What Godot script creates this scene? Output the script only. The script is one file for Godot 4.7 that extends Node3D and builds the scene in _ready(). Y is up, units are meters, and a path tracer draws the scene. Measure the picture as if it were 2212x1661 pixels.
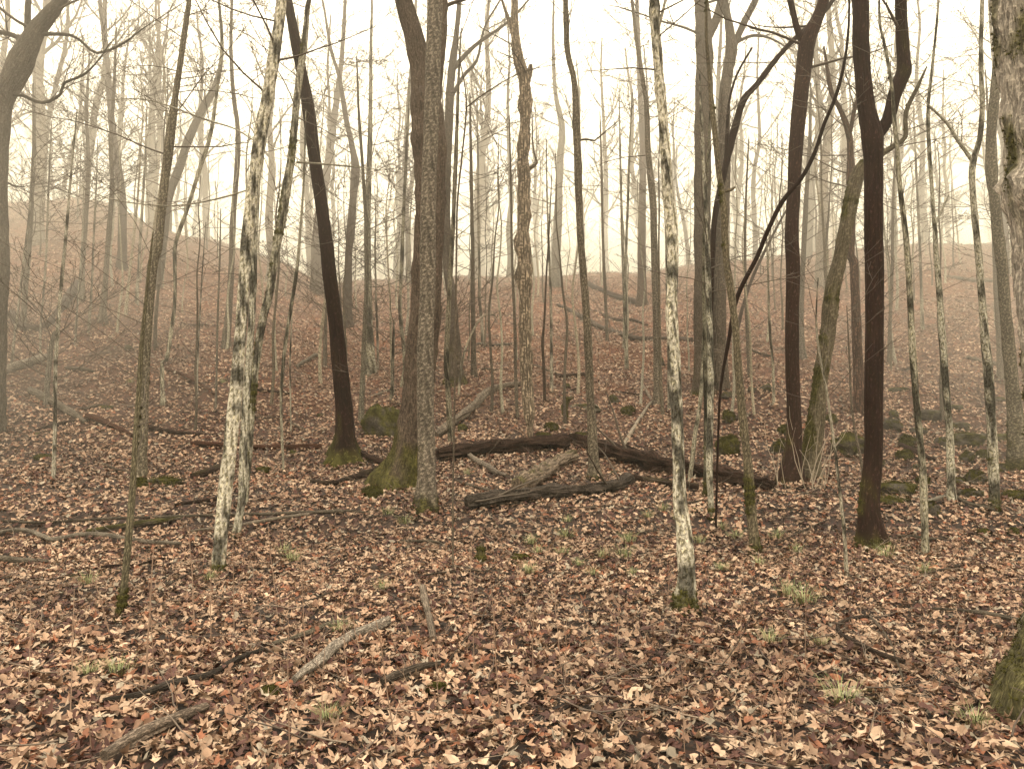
extends Node3D
# Foggy leafless wood in late autumn: a leaf-covered flat that rises to a misty ridge.

const LENS := 1703.0          # focal length in pixels of the 2212-wide photograph
const MID := Vector2(1106.0, 830.5)
const EYE := Vector3(0, 1.6, 0)
const PITCH := 4.0

var look: Basis
var rng := RandomNumberGenerator.new()
var nz := FastNoiseLite.new()
var nf := FastNoiseLite.new()
var bark := {}
var used := {}
var marks: Array = []
var taken := {}
var feet: Array = []
var mossy_spots: Array = []
var moss_tuft: ArrayMesh
var moss_mat: StandardMaterial3D

class Acc:
	var v := PackedVector3Array()
	var n := PackedVector3Array()
	var uv := PackedVector2Array()
	var c := PackedColorArray()
	var i := PackedInt32Array()
	func mesh() -> ArrayMesh:
		var m := ArrayMesh.new()
		var a := []
		a.resize(Mesh.ARRAY_MAX)
		a[Mesh.ARRAY_VERTEX] = v
		a[Mesh.ARRAY_NORMAL] = n
		a[Mesh.ARRAY_TEX_UV] = uv
		a[Mesh.ARRAY_COLOR] = c
		a[Mesh.ARRAY_INDEX] = i
		m.add_surface_from_arrays(Mesh.PRIMITIVE_TRIANGLES, a)
		return m

# ---------------------------------------------------------------- terrain
var prof := [[-60.0, 0.0], [0.0, 0.0], [7.5, 0.0], [9.0, 0.08], [10.5, 0.2], [12.0, 0.58], [16.0, 1.14], [22.0, 3.1], [30.0, 5.6], [40.0, 8.8], [50.0, 11.8], [57.0, 13.2], [66.0, 13.8], [85.0, 12.0], [130.0, 4.0], [220.0, -8.0]]
var side := [[-1.2, 1.5], [-0.65, 1.42], [-0.53, 1.42], [-0.456, 1.28], [-0.385, 1.2], [-0.297, 1.07], [-0.244, 0.97], [-0.15, 1.0], [0.08, 1.0], [0.23, 1.06], [0.35, 1.12], [0.65, 1.18], [1.2, 1.25]]

func table(t: Array, x: float) -> float:
	var n := t.size()
	if x <= t[0][0]: return t[0][1]
	if x >= t[n - 1][0]: return t[n - 1][1]
	var k := 0
	while x > t[k + 1][0]: k += 1
	var x0: float = t[k][0]
	var x1: float = t[k + 1][0]
	var y0: float = t[k][1]
	var y1: float = t[k + 1][1]
	var m := (y1 - y0) / (x1 - x0)
	var m0 := m
	var m1 := m
	if k > 0: m0 = 0.5 * (m + (y0 - t[k - 1][1]) / (x0 - t[k - 1][0]))
	if k < n - 2: m1 = 0.5 * (m + (t[k + 2][1] - y1) / (t[k + 2][0] - x1))
	var s := (x - x0) / (x1 - x0)
	var h := x1 - x0
	var s2 := s * s
	var s3 := s2 * s
	return (2 * s3 - 3 * s2 + 1) * y0 + (s3 - 2 * s2 + s) * h * m0 + (3 * s2 - 2 * s3) * y1 + (s3 - s2) * h * m1

func ground(x: float, z: float) -> float:
	var d := -z
	var h := table(prof, d)
	if d > 8.0:
		h *= lerpf(1.0, table(side, x / d), smoothstep(8.0, 26.0, d))
	h += nz.get_noise_2d(x * 0.12, z * 0.12) * 0.5 * smoothstep(14.0, 26.0, d)
	h += nz.get_noise_2d(x * 0.55 + 40.0, z * 0.55) * (0.05 + 0.08 * smoothstep(9.0, 20.0, d))
	return h

func slope(x: float, z: float) -> Vector3:
	var h := ground(x, z)
	return Vector3(h - ground(x + 0.2, z), 0.2, h - ground(x, z + 0.2)).normalized()

# ---------------------------------------------------------------- from the photograph's pixels to places
func ray(px: float, py: float) -> Vector3:
	return look * Vector3((px - MID.x) / LENS, -(py - MID.y) / LENS, -1.0)

func at_depth(px: float, py: float, d: float) -> Vector3:
	var r := ray(px, py)
	return EYE + r * (d / -r.z)

func reach(p: Vector3) -> float:     # metres per LENS pixel
	return (look.inverse() * (p - EYE)).z * -1.0 / LENS

func hit(px: float, py: float) -> Vector3:
	var r := ray(px, py)
	r /= -r.z
	var d := 2.2
	var last := 2.2
	while d < 110.0:
		var p := EYE + r * d
		if p.y < ground(p.x, p.z):
			for k in 12:
				var m := 0.5 * (last + d)
				p = EYE + r * m
				if p.y < ground(p.x, p.z): d = m
				else: last = m
			return EYE + r * d
		last = d
		d *= 1.03
	var e := EYE + r * 60.0
	e.y = ground(e.x, e.z)
	return e

func to_px(p: Vector3) -> Vector2:
	var q := look.inverse() * (p - EYE)
	if q.z > -0.3: return Vector2(-9999, -9999)
	return MID + Vector2(q.x, -q.y) * (LENS / -q.z)

# ---------------------------------------------------------------- objects
func numbered(called: String) -> String:
	var k: int = taken.get(called, 0)
	taken[called] = k + 1
	return called if k == 0 else "%s_%03d" % [called, k]

func thing(called: String, label: String, category: String, at := Vector3.ZERO, group := "") -> Node3D:
	var o := Node3D.new()
	o.name = numbered(called)
	add_child(o, true)
	o.position = at
	o.set_meta("label", label)
	o.set_meta("category", category)
	if group: o.set_meta("group", group)
	return o

func part(called: String, a: Acc, m: Material, parent: Node3D) -> MeshInstance3D:
	var o := MeshInstance3D.new()
	o.name = called
	o.mesh = a.mesh()
	o.material_override = m
	parent.add_child(o, true)
	return o

func whole(called: String, label: String, category: String, a: Acc, m: Material, at: Vector3, group := "") -> MeshInstance3D:
	var o := MeshInstance3D.new()
	o.name = numbered(called)
	o.mesh = a.mesh()
	o.material_override = m
	add_child(o, true)
	o.position = at
	o.set_meta("label", label)
	o.set_meta("category", category)
	if group: o.set_meta("group", group)
	return o

# a phrase that says where something lies, from the landmarks round it
func where(what: String, px: float, py: float) -> String:
	var order := []
	for m in marks:
		order.append([Vector2((px - m[1]) * 1.0, (py - m[2]) * 1.6).length(), m])
	order.sort_custom(func(a, b): return a[0] < b[0])
	for tries in 5:
		for k in 4:
			var m = order[k][1]
			var dx: float = px - m[1]
			var dy: float = py - m[2]
			var way := "left of" if dx < 0 else "right of"
			if absf(dy) * 1.6 > absf(dx): way = "uphill behind" if dy < 0 else "in front of"
			var far := "just " if order[k][0] < 110 else "a little " if order[k][0] < 240 else "well "
			if way == "in front of" or way == "uphill behind": far = "close " if order[k][0] < 110 else "" if order[k][0] < 240 else "far "
			if way == "in front of" and far == "close ": far = "right "
			var s := ""
			if tries == 0: s = "%s %s%s %s" % [what, far, way, m[0]]
			else:
				var o = order[(k + tries) % order.size()][1]
				s = "%s between %s and %s" % [what, m[0], o[0]]
				if s.split(" ").size() > 16: continue
			if not used.has(s):
				used[s] = true
				return s
	return "%s %s %s" % [what, "beside", order[0][1][0]]

# ---------------------------------------------------------------- textures
func bytes_of(seed_: int, freq: float, octaves: int, w: int, h: int, cellular := false, ridged := false) -> PackedByteArray:
	var f := FastNoiseLite.new()
	f.seed = seed_
	f.frequency = freq
	f.noise_type = FastNoiseLite.TYPE_CELLULAR if cellular else FastNoiseLite.TYPE_SIMPLEX_SMOOTH
	f.fractal_type = FastNoiseLite.FRACTAL_RIDGED if ridged else FastNoiseLite.FRACTAL_FBM
	f.fractal_octaves = octaves
	f.domain_warp_enabled = not cellular
	f.domain_warp_amplitude = 12.0
	f.domain_warp_frequency = freq * 1.3
	var im := f.get_seamless_image(w, h)
	im.convert(Image.FORMAT_L8)
	if w != 512 or h != 512: im.resize(512, 512, Image.INTERPOLATE_CUBIC)
	return im.get_data()

func srgb8(l: float) -> int:
	return clampi(int(255.0 * pow(clampf(l, 0.0, 1.0), 1.0 / 2.2)), 0, 255)

func make_bark() -> void:
	var fine := bytes_of(1, 0.07, 4, 512, 512)
	var patch := bytes_of(2, 0.024, 4, 512, 512)
	var blot := bytes_of(3, 0.017, 5, 512, 480)
	var fleck := bytes_of(4, 0.05, 3, 512, 160)
	var ridge := bytes_of(5, 0.03, 3, 512, 88, false, true)
	var grain := bytes_of(6, 0.05, 4, 512, 40)
	var band := bytes_of(7, 0.05, 3, 90, 512)
	for kind in ["furrow", "lichen", "mottle", "fleck", "peel", "wood", "rock"]:
		var al := PackedByteArray()
		var hi := PackedByteArray()
		al.resize(512 * 512 * 3)
		hi.resize(512 * 512)
		for k in 512 * 512:
			var f := fine[k] / 255.0
			var p := patch[k] / 255.0
			var b := blot[k] / 255.0
			var l := 0.5
			var h := 0.5
			var warm := 0.0
			match kind:
				"furrow":
					var r := ridge[k] / 255.0
					h = 0.85 * r + 0.15 * f
					l = 0.22 + 0.5 * r * r + 0.2 * (f - 0.4)
					if p + 0.5 * f > 0.85: l = lerpf(l, 1.0, 0.75 * r)
				"lichen":
					h = 0.5 + 0.35 * (f - 0.5)
					l = 0.66 + 0.55 * (f - 0.5)
					var q := b + 0.55 * (f - 0.5)
					var dark := smoothstep(0.50, 0.60, q)
					l = lerpf(l, 0.13 + 0.2 * f, dark)
					warm = dark * 0.5
					h += 0.4 * dark
					var lens := smoothstep(0.70, 0.78, band[k] / 255.0 + 0.1 * (f - 0.5))
					l = lerpf(l, 0.2, lens * 0.8)
					var pale := smoothstep(0.60, 0.68, p + 0.25 * (f - 0.5))
					l = lerpf(l, 1.0, pale * 0.75)
				"mottle":
					h = 0.6 * f + 0.3 * (ridge[k] / 255.0)
					l = 0.30 + 0.35 * (f - 0.5) + 0.12 * (ridge[k] / 255.0)
					var pale2 := smoothstep(0.52, 0.62, p + 0.55 * (f - 0.5))
					l = lerpf(l, 0.95, pale2 * 0.8)
					l = lerpf(l, 0.12, smoothstep(0.58, 0.68, b) * 0.6)
				"fleck":
					var g := grain[k] / 255.0
					h = 0.7 * g + 0.3 * f
					l = 0.22 + 0.25 * g + 0.15 * (f - 0.5)
					l = lerpf(l, 1.0, smoothstep(0.70, 0.80, fleck[k] / 255.0))
				"peel":
					var g2 := grain[k] / 255.0
					h = smoothstep(0.3, 0.7, 0.7 * g2 + 0.3 * p)
					l = 0.15 + 0.85 * smoothstep(0.25, 0.75, g2 + 0.3 * (f - 0.5))
					l = lerpf(l, 0.18 + 0.25 * f, smoothstep(0.5, 0.56, b + 0.2 * (f - 0.5)))
					warm = 0.15
				"wood":
					var g3 := grain[k] / 255.0
					h = 0.7 * g3 + 0.3 * f
					l = 0.12 + 0.75 * g3 * g3 + 0.25 * (f - 0.5)
					l = lerpf(l, 0.9, 0.5 * smoothstep(0.6, 0.68, p + 0.3 * (f - 0.5)))
				"rock":
					h = 0.5 * f + 0.5 * p
					l = 0.4 + 0.7 * (f - 0.5) + 0.3 * (p - 0.5)
					l = lerpf(l, 0.9, 0.6 * smoothstep(0.58, 0.64, b + 0.2 * (f - 0.5)))
			al[k * 3] = srgb8(l)
			al[k * 3 + 1] = srgb8(l * (1.0 - 0.05 * warm))
			al[k * 3 + 2] = srgb8(l * (1.0 - 0.35 * warm))
			hi[k] = clampi(int(h * 255.0), 0, 255)
		var m := StandardMaterial3D.new()
		m.albedo_texture = ImageTexture.create_from_image(Image.create_from_data(512, 512, false, Image.FORMAT_RGB8, al))
		m.heightmap_enabled = true
		m.heightmap_texture = ImageTexture.create_from_image(Image.create_from_data(512, 512, false, Image.FORMAT_L8, hi))
		m.heightmap_scale = {"furrow": 3.0, "lichen": 0.8, "mottle": 1.0, "fleck": 1.2, "peel": 2.6, "wood": 2.2, "rock": 2.0}[kind]
		m.vertex_color_use_as_albedo = true
		m.roughness = 0.8
		m.metallic_specular = 0.2
		if kind == "rock":
			m.uv1_triplanar = true
			m.uv1_scale = Vector3(1.6, 1.6, 1.6)
		bark[kind] = m
	var tw := StandardMaterial3D.new()
	tw.vertex_color_use_as_albedo = true
	tw.roughness = 0.75
	bark["twig"] = tw

# ---------------------------------------------------------------- wood
const MOSS := Color(0.066, 0.062, 0.017)

func smooth_line(src: Array, step: float) -> Array:     # [[point, radius]] resampled along a Catmull-Rom line
	var out := []
	var n := src.size()
	for k in n - 1:
		var a: Vector3 = src[maxi(k - 1, 0)][0]
		var b: Vector3 = src[k][0]
		var c: Vector3 = src[k + 1][0]
		var d: Vector3 = src[mini(k + 2, n - 1)][0]
		var m := maxi(1, int(ceil(b.distance_to(c) / step)))
		for j in m:
			var t := float(j) / m
			out.append([b.cubic_interpolate(c, a, d, t), lerpf(src[k][1], src[k + 1][1], t)])
	out.append(src[n - 1])
	return out

# a bark-covered stem: lumpy rings, buttresses at the foot, moss by noise
func stem(a: Acc, line: Array, sides: int, tint: Color, o := {}) -> void:
	var n := line.size()
	var lump: float = o.get("lump", 0.07)
	var flare: float = o.get("flare", 0.0)
	var mossy: float = o.get("moss", 0.0)
	var green: Color = MOSS * o.get("moss_gain", 1.0)
	var mh: float = o.get("moss_height", 0.35)
	var up_moss: float = o.get("top_moss", 0.0)
	var burls: Array = o.get("burls", [])
	var fine: float = o.get("ridges", 0.0)
	var blotch: float = o.get("blotch", 0.0)
	var closed: bool = o.get("closed", false)
	var base: Vector3 = line[0][0]
	var reps := maxi(1, int(round(TAU * line[n / 2][1] / 0.7)))
	var ref := Vector3.RIGHT
	var start := a.v.size()
	var along := 0.0
	var ph := base.x * 7.3 + base.z * 3.1
	for k in n:
		var p: Vector3 = line[k][0]
		var r: float = line[k][1]
		var t: Vector3 = (line[mini(k + 1, n - 1)][0] - line[maxi(k - 1, 0)][0]).normalized()
		if k == 0 and absf(t.x) > 0.8: ref = Vector3.FORWARD
		ref = (ref - t * ref.dot(t)).normalized()
		var b2 := t.cross(ref)
		if k > 0: along += p.distance_to(line[k - 1][0])
		var h := p.y - base.y - 0.25 if not o.get("lying", false) else 9.0
		for j in sides + 1:
			var an := TAU * (j % sides) / sides
			var dir := ref * cos(an) + b2 * sin(an)
			var q := p + dir * r
			var s := 1.0 + lump * 2.0 * nz.get_noise_3d(q.x * 1.6 + 11.0, q.y * 0.9, q.z * 1.6)
			s += lump * nf.get_noise_3d(q.x * 6.0, q.y * 3.0, q.z * 6.0)
			if o.get("lying", false) and fine > 0.0: s += fine * (0.9 * nf.get_noise_3d(cos(an) * 2.6 + ph, sin(an) * 2.6, along * 0.8) + 0.5 * nf.get_noise_3d(cos(an) * 6.0, sin(an) * 6.0 + ph, along * 2.0))
			elif fine > 0.0: s += fine * (absf(nf.get_noise_3d(q.x * 13.0, q.y * 2.2, q.z * 13.0)) - 0.15)
			if flare > 0.0: s += flare * exp(-maxf(h, 0.0) / (1.5 * r + 0.03)) * (0.12 + 0.88 * pow(absf(sin(an * 2.5 + ph)), 1.6))
			for bl in burls:
				var e: float = absf(along - bl[0]) / bl[1]
				if e < 1.0: s += bl[2] * (1.0 - e * e) * (0.55 + 0.8 * maxf(0.0, cos(an - bl[3]))) * (0.8 + 0.7 * nf.get_noise_3d(q.x * 9.0, q.y * 9.0, q.z * 9.0))
			a.v.append(p + dir * r * s)
			a.uv.append(Vector2(float(j) / sides * reps + ph, along / 0.75))
			var g := nz.get_noise_3d(q.x * 2.5, q.y * 1.6, q.z * 2.5)
			var col := tint * (1.0 + 0.35 * g)
			if blotch > 0.0: col = col * (1.0 - 0.8 * blotch * smoothstep(0.12, 0.3, nf.get_noise_3d(q.x * 7.0 + 3.0, q.y * 4.0, q.z * 7.0) + 0.6 * nz.get_noise_3d(q.x * 2.0, q.y * 0.8, q.z * 2.0)))
			var m := 0.0
			if mossy > 0.0: m = smoothstep(0.25, 0.55, mossy * exp(-maxf(h, 0.0) / mh) + 0.55 * g + 0.1 * sin(an + ph))
			if up_moss > 0.0: m = maxf(m, up_moss * smoothstep(0.1, 0.5, dir.y * 0.6 + g * 1.3 + o.get("moss_bias", 0.0)))
			if o.has("side_moss"): m = maxf(m, smoothstep(0.25, 0.6, o.side_moss * maxf(0.0, -dir.x) + 0.9 * g))
			col = col.lerp(green * (1.0 + 0.6 * nf.get_noise_3d(q.x * 20.0, q.y * 20.0, q.z * 20.0)), clampf(m, 0.0, 1.0) * 0.9)
			if m > 0.55 and o.get("fuzz", false): mossy_spots.append([p + dir * r * s, dir, r * TAU / sides])
			col.a = 1.0
			a.c.append(col)
			a.n.append(dir)
	var w := sides + 1
	for k in n:
		for j in w:
			var jl := j - 1 if j > 0 else sides - 1
			var jr := j + 1 if j < sides else 1
			var across := a.v[start + k * w + jr] - a.v[start + k * w + jl]
			var along_ := a.v[start + mini(k + 1, n - 1) * w + j] - a.v[start + maxi(k - 1, 0) * w + j]
			var nn := across.cross(along_)
			if nn.dot(a.n[start + k * w + j]) < 0.0: nn = -nn
			if nn.length_squared() > 1e-14: a.n[start + k * w + j] = nn.normalized()
	for k in n - 1:
		for j in sides:
			var q0 := start + k * w + j
			a.i.append_array([q0, q0 + w, q0 + 1, q0 + 1, q0 + w, q0 + w + 1])
	if closed:
		for e in [0, n - 1]:
			var t2: Vector3 = (line[e][0] - line[1 if e == 0 else n - 2][0]).normalized()
			var c0 := a.v.size()
			var wood: Color = o.get("end_tint", tint * 1.2)
			a.v.append(line[e][0] - t2 * line[e][1] * o.get("hollow", 0.25))
			a.n.append(t2)
			a.uv.append(Vector2(0.5, 0.5))
			a.c.append(wood * 0.7)
			for j in w:
				a.v.append(a.v[start + e * w + j])
				a.n.append(t2)
				a.uv.append(Vector2(0.5 + 0.3 * cos(TAU * j / sides), 0.5 + 0.3 * sin(TAU * j / sides)))
				a.c.append(wood)
			for j in sides:
				if e == 0: a.i.append_array([c0, c0 + 1 + j, c0 + 2 + j])
				else: a.i.append_array([c0, c0 + 2 + j, c0 + 1 + j])

func rod(a: Acc, pts: PackedVector3Array, r0: float, r1: float, sides: int, col: Color) -> void:
	var n := pts.size()
	var start := a.v.size()
	var ref := Vector3.UP if absf((pts[1] - pts[0]).normalized().y) < 0.8 else Vector3.RIGHT
	for k in n:
		var t := (pts[mini(k + 1, n - 1)] - pts[maxi(k - 1, 0)]).normalized()
		ref = (ref - t * ref.dot(t)).normalized()
		var b2 := t.cross(ref)
		var r := lerpf(r0, r1, float(k) / (n - 1))
		for j in sides:
			var an := TAU * j / sides
			var dir := ref * cos(an) + b2 * sin(an)
			a.v.append(pts[k] + dir * r)
			a.n.append(dir)
			a.uv.append(Vector2(float(j) / sides, k * 0.3))
			a.c.append(col)
	for k in n - 1:
		for j in sides:
			var q := start + k * sides + j
			var q1 := start + k * sides + (j + 1) % sides
			a.i.append_array([q, q + sides, q1, q1, q + sides, q1 + sides])

# a bare branch with its side twigs, zigzag and mostly in one fan
func grow(a: Acc, p: Vector3, dir: Vector3, length: float, r: float, level: int, deepest: int, col: Color, rmin: float, rise := 0.03, dens := 1.0) -> void:
	var n := clampi(int(length / (0.17 + 0.05 * (2 - level))), 3, 14)
	var step := length / n
	var pts := PackedVector3Array([p])
	var fan := dir.cross(Vector3.UP)
	if fan.length() < 0.2: fan = Vector3(rng.randf_range(-1, 1), 0.1, rng.randf_range(-1, 1))
	fan = fan.normalized()
	var wob := 0.16 if level == 0 else 0.22
	var flip := 1.0 if rng.randf() < 0.5 else -1.0
	var kids := []
	for k in n:
		dir = (dir + Vector3(rng.randf_range(-wob, wob), rng.randf_range(-wob, wob) + rise, rng.randf_range(-wob, wob))).normalized()
		p += dir * step
		pts.append(p)
		if level < deepest and k >= (1 if level == 0 else 0) and k < n - 1 and rng.randf() < dens:
			flip = -flip
			var t := float(k + 1) / n
			var tilt := Vector3(0, rng.randf_range(-0.15, 0.5), 0)
			var kd := (dir * rng.randf_range(0.7, 1.2) + fan * flip * rng.randf_range(0.5, 1.0) + tilt).normalized()
			kids.append([p, kd, length * (1.0 - 0.55 * t) * rng.randf_range(0.28, 0.6), maxf(rmin, r * (1.0 - 0.65 * t) * 0.55)])
	rod(a, pts, r, maxf(rmin * 0.7, r * 0.3), 5 if r > 0.02 else 4 if r > 0.008 else 3, col)
	for q in kids: grow(a, q[0], q[1], q[2], q[3], level + 1, deepest, col, rmin, rise, dens)

func line_px(pts: Array, d: float, lean := 0.0, base_y := 0.0) -> Array:
	var line := []
	for k in range(0, pts.size() - 2, 3):
		var p := at_depth(pts[k], pts[k + 1], d)
		p = at_depth(pts[k], pts[k + 1], d - lean * (p.y - base_y))
		line.append([p, maxf(0.004, pts[k + 2] * 0.5 * reach(p))])
	return line

# A tree whose outline is read off the photograph: foot on the ground, every point at that distance (leaning a little towards or away).
func tree(label: String, kind: String, tint: Color, pts: Array, o := {}) -> Node3D:
	var called: String = o.get("name", "tree")
	var foot := hit(pts[0], pts[1])
	var d: float = o.get("depth", -foot.z)
	if o.has("depth"): foot = Vector3(at_depth(pts[0], pts[1], d).x, 0, -d)
	foot.y = ground(foot.x, foot.z)
	var root := thing(called, label, o.get("category", "tree"), foot, o.get("group", ""))
	var lean: float = o.get("lean", rng.randf_range(-0.06, 0.06))
	var line := line_px(pts, d, lean, foot.y)
	var w: float = pts[3 * mini(2, pts.size() / 3 - 1) + 2]
	# the foot goes into the ground
	var r0: float = line[0][1]
	line[0][0] = Vector3(line[0][0].x, minf(line[0][0].y, foot.y + 0.02), line[0][0].z)
	line.push_front([line[0][0] + Vector3(0, -0.25, 0), r0 * 1.06])
	var top_open: bool = pts[pts.size() - 2] < 60 and not o.get("ends", false)
	var last: int = line.size() - 1
	if top_open:
		var dir: Vector3 = ((line[last][0] - line[last - 1][0]).normalized() + Vector3(0, 0.5, 0)).normalized()
		for k in 4:
			var p: Vector3 = line[last + k][0] + dir * 1.3 + Vector3(rng.randf_range(-0.12, 0.12), 0, rng.randf_range(-0.2, 0.2))
			line.append([p, line[last][1] * (1.0 - 0.18 * (k + 1))])
	else:
		line[last][1] *= o.get("tip", 0.6)
	var res := smooth_line(line, clampf(d * 0.012, 0.07, 0.4))
	for q in res: q[0] -= foot
	var a := Acc.new()
	if kind == "lichen" and not o.has("blotch"): o["blotch"] = 1.0
	if not o.has("moss_gain"): o["moss_gain"] = {"fleck": 2.0, "furrow": 1.6, "wood": 1.7, "peel": 1.3}.get(kind, 1.0)
	var sides := clampi(int(w * 0.55) + 4, 5, o.get("sides", 26))
	o["fuzz"] = d < 20.0
	mossy_spots.clear()
	stem(a, res, sides, tint, o)
	part("trunk", a, bark[kind], root)
	fuzz(root, 16 if d < 7.0 else 9)
	feet.append([foot, line[1][1]])
	var rmin: float = clampf(d * 0.00028, 0.0024, 0.009)
	var tcol: Color = o.get("twig", Color(0.055, 0.04, 0.03))
	for lb in o.get("limbs", []):
		var lp: Array = lb
		var ll := line_px(lp, d, lean, foot.y)
		var drift := rng.randf_range(-0.12, 0.12)
		var up: bool = lp[lp.size() - 2] < 40
		if up:
			var z := ll.size() - 1
			var dr: Vector3 = (ll[z][0] - ll[z - 1][0]).normalized()
			for k in 3: ll.append([ll[z + k][0] + dr * 1.1 + Vector3(0, 0.1, rng.randf_range(-0.3, 0.3)), ll[z][1] * (0.8 - 0.22 * k)])
		var lr := smooth_line(ll, clampf(d * 0.012, 0.07, 0.4))
		var first: Vector3 = lr[0][0]
		for q in lr:
			q[0] += Vector3(0, 0, drift * (q[0] - first).length())
			q[0] -= foot
		var b := Acc.new()
		stem(b, lr, clampi(int(lp[2] * 0.6) + 3, 4, 18), tint, {"lump": 0.08, "lying": true, "top_moss": o.get("limb_moss", 0.0)})
		var br := part("branch", b, bark[kind], root)
		var c := Acc.new()
		var nt: int = o.get("limb_twigs", 7)
		for k in nt:
			var i := int(lerpf(lr.size() * 0.25, lr.size() - 1, (k + rng.randf()) / nt))
			i = clampi(i, 1, lr.size() - 1)
			var dd: Vector3 = (lr[i][0] - lr[i - 1][0]).normalized()
			dd = (dd * 0.6 + Vector3(rng.randf_range(-1, 1), rng.randf_range(-0.2, 0.7), rng.randf_range(-1, 1)) * 0.9).normalized()
			grow(c, lr[i][0], dd, rng.randf_range(0.5, 1.3) * clampf(d * 0.075, 0.7, 2.2), maxf(rmin, lr[i][1] * 0.35), 1, 3, tcol, rmin, 0.04)
		if nt > 0: part("twigs", c, bark["twig"], br).set_meta("kind", "stuff")
	# side branches
	var nb: int = int(o.get("branches", 0) * 2.3)
	var lo: float = o.get("from", 0.25)
	var blen: float = o.get("reach", 1.8)
	var h0: float = res[0][0].y
	for k in nb:
		var i := clampi(int(res.size() * lerpf(lo, 0.98, (k + rng.randf()) / nb)), 1, res.size() - 2)
		var an := rng.randf() * TAU
		var dir2 := Vector3(cos(an), rng.randf_range(0.1, o.get("steep", 0.7)), sin(an) * 0.8).normalized()
		var c2 := Acc.new()
		var rb := clampf(res[i][1] * 0.2, rmin * 1.3, 0.04)
		grow(c2, res[i][0] + dir2 * res[i][1] * 0.5, dir2, blen * rng.randf_range(0.6, 1.25), rb, 0, o.get("deep", 3), tcol, rmin, o.get("rise", 0.02))
		part("branch", c2, bark["twig"], root)
	# the top, above the frame
	if top_open:
		var tp: Vector3 = res[res.size() - 1][0]
		for k in 3:
			var an2 := TAU * (k + rng.randf()) / 3.0
			var c3 := Acc.new()
			grow(c3, tp, Vector3(cos(an2) * 0.7, 1.0, sin(an2) * 0.7).normalized(), rng.randf_range(2.5, 4.0), res[res.size() - 1][1] * 0.7, 0, 1, tcol, 0.008)
			part("branch", c3, bark["twig"], root)
	return root

# a log or stick lying on the ground along pixels [x, y, width, ...]
func lying(called: String, label: String, category: String, kind: String, tint: Color, pts: Array, o := {}) -> Node3D:
	var line := []
	for k in range(0, pts.size() - 2, 3):
		var g := hit(pts[k], pts[k + 1] + pts[k + 2] * 0.45)
		var r: float = maxf(0.005, pts[k + 2] * 0.5 * reach(g))
		line.append([g + Vector3(0, r * o.get("lift", 0.75) + 0.055 * (1.0 - smoothstep(9.0, 22.0, -g.z)), 0), r])
	var mid: Vector3 = line[line.size() / 2][0]
	var shortest := 0.5
	var res := smooth_line(line, clampf(mid.distance_to(EYE) * 0.01, 0.05, 0.3))
	for q in res:
		q[0] -= mid
		q[1] *= 1.0
	var a := Acc.new()
	var oo := {"lying": true, "closed": true, "lump": 0.14, "ridges": 0.25}
	oo["moss_gain"] = 1.6
	oo.merge(o, true)
	stem(a, res, clampi(int(pts[2] * 0.9) + 4, 6, 30), tint, oo)
	var root: Node3D
	var nt: int = o.get("twigs", 0)
	if nt == 0 and not o.has("stubs"): return whole(called, label, category, a, bark[kind], mid, o.get("group", ""))
	root = thing(called, label, category, mid, o.get("group", ""))
	part("trunk" if called == "fallen_log" else "stem", a, bark[kind], root)
	for k in nt:
		var i := rng.randi_range(1, res.size() - 2)
		var c := Acc.new()
		grow(c, res[i][0], Vector3(rng.randf_range(-1, 1), rng.randf_range(0.1, 0.9), rng.randf_range(-1, 1)).normalized(), rng.randf_range(0.5, 1.4), maxf(0.005, res[i][1] * 0.25), 0, 2, Color(0.06, 0.045, 0.035), 0.003, -0.03, 0.5)
		part("branch", c, bark["twig"], root)
	return root

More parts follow.
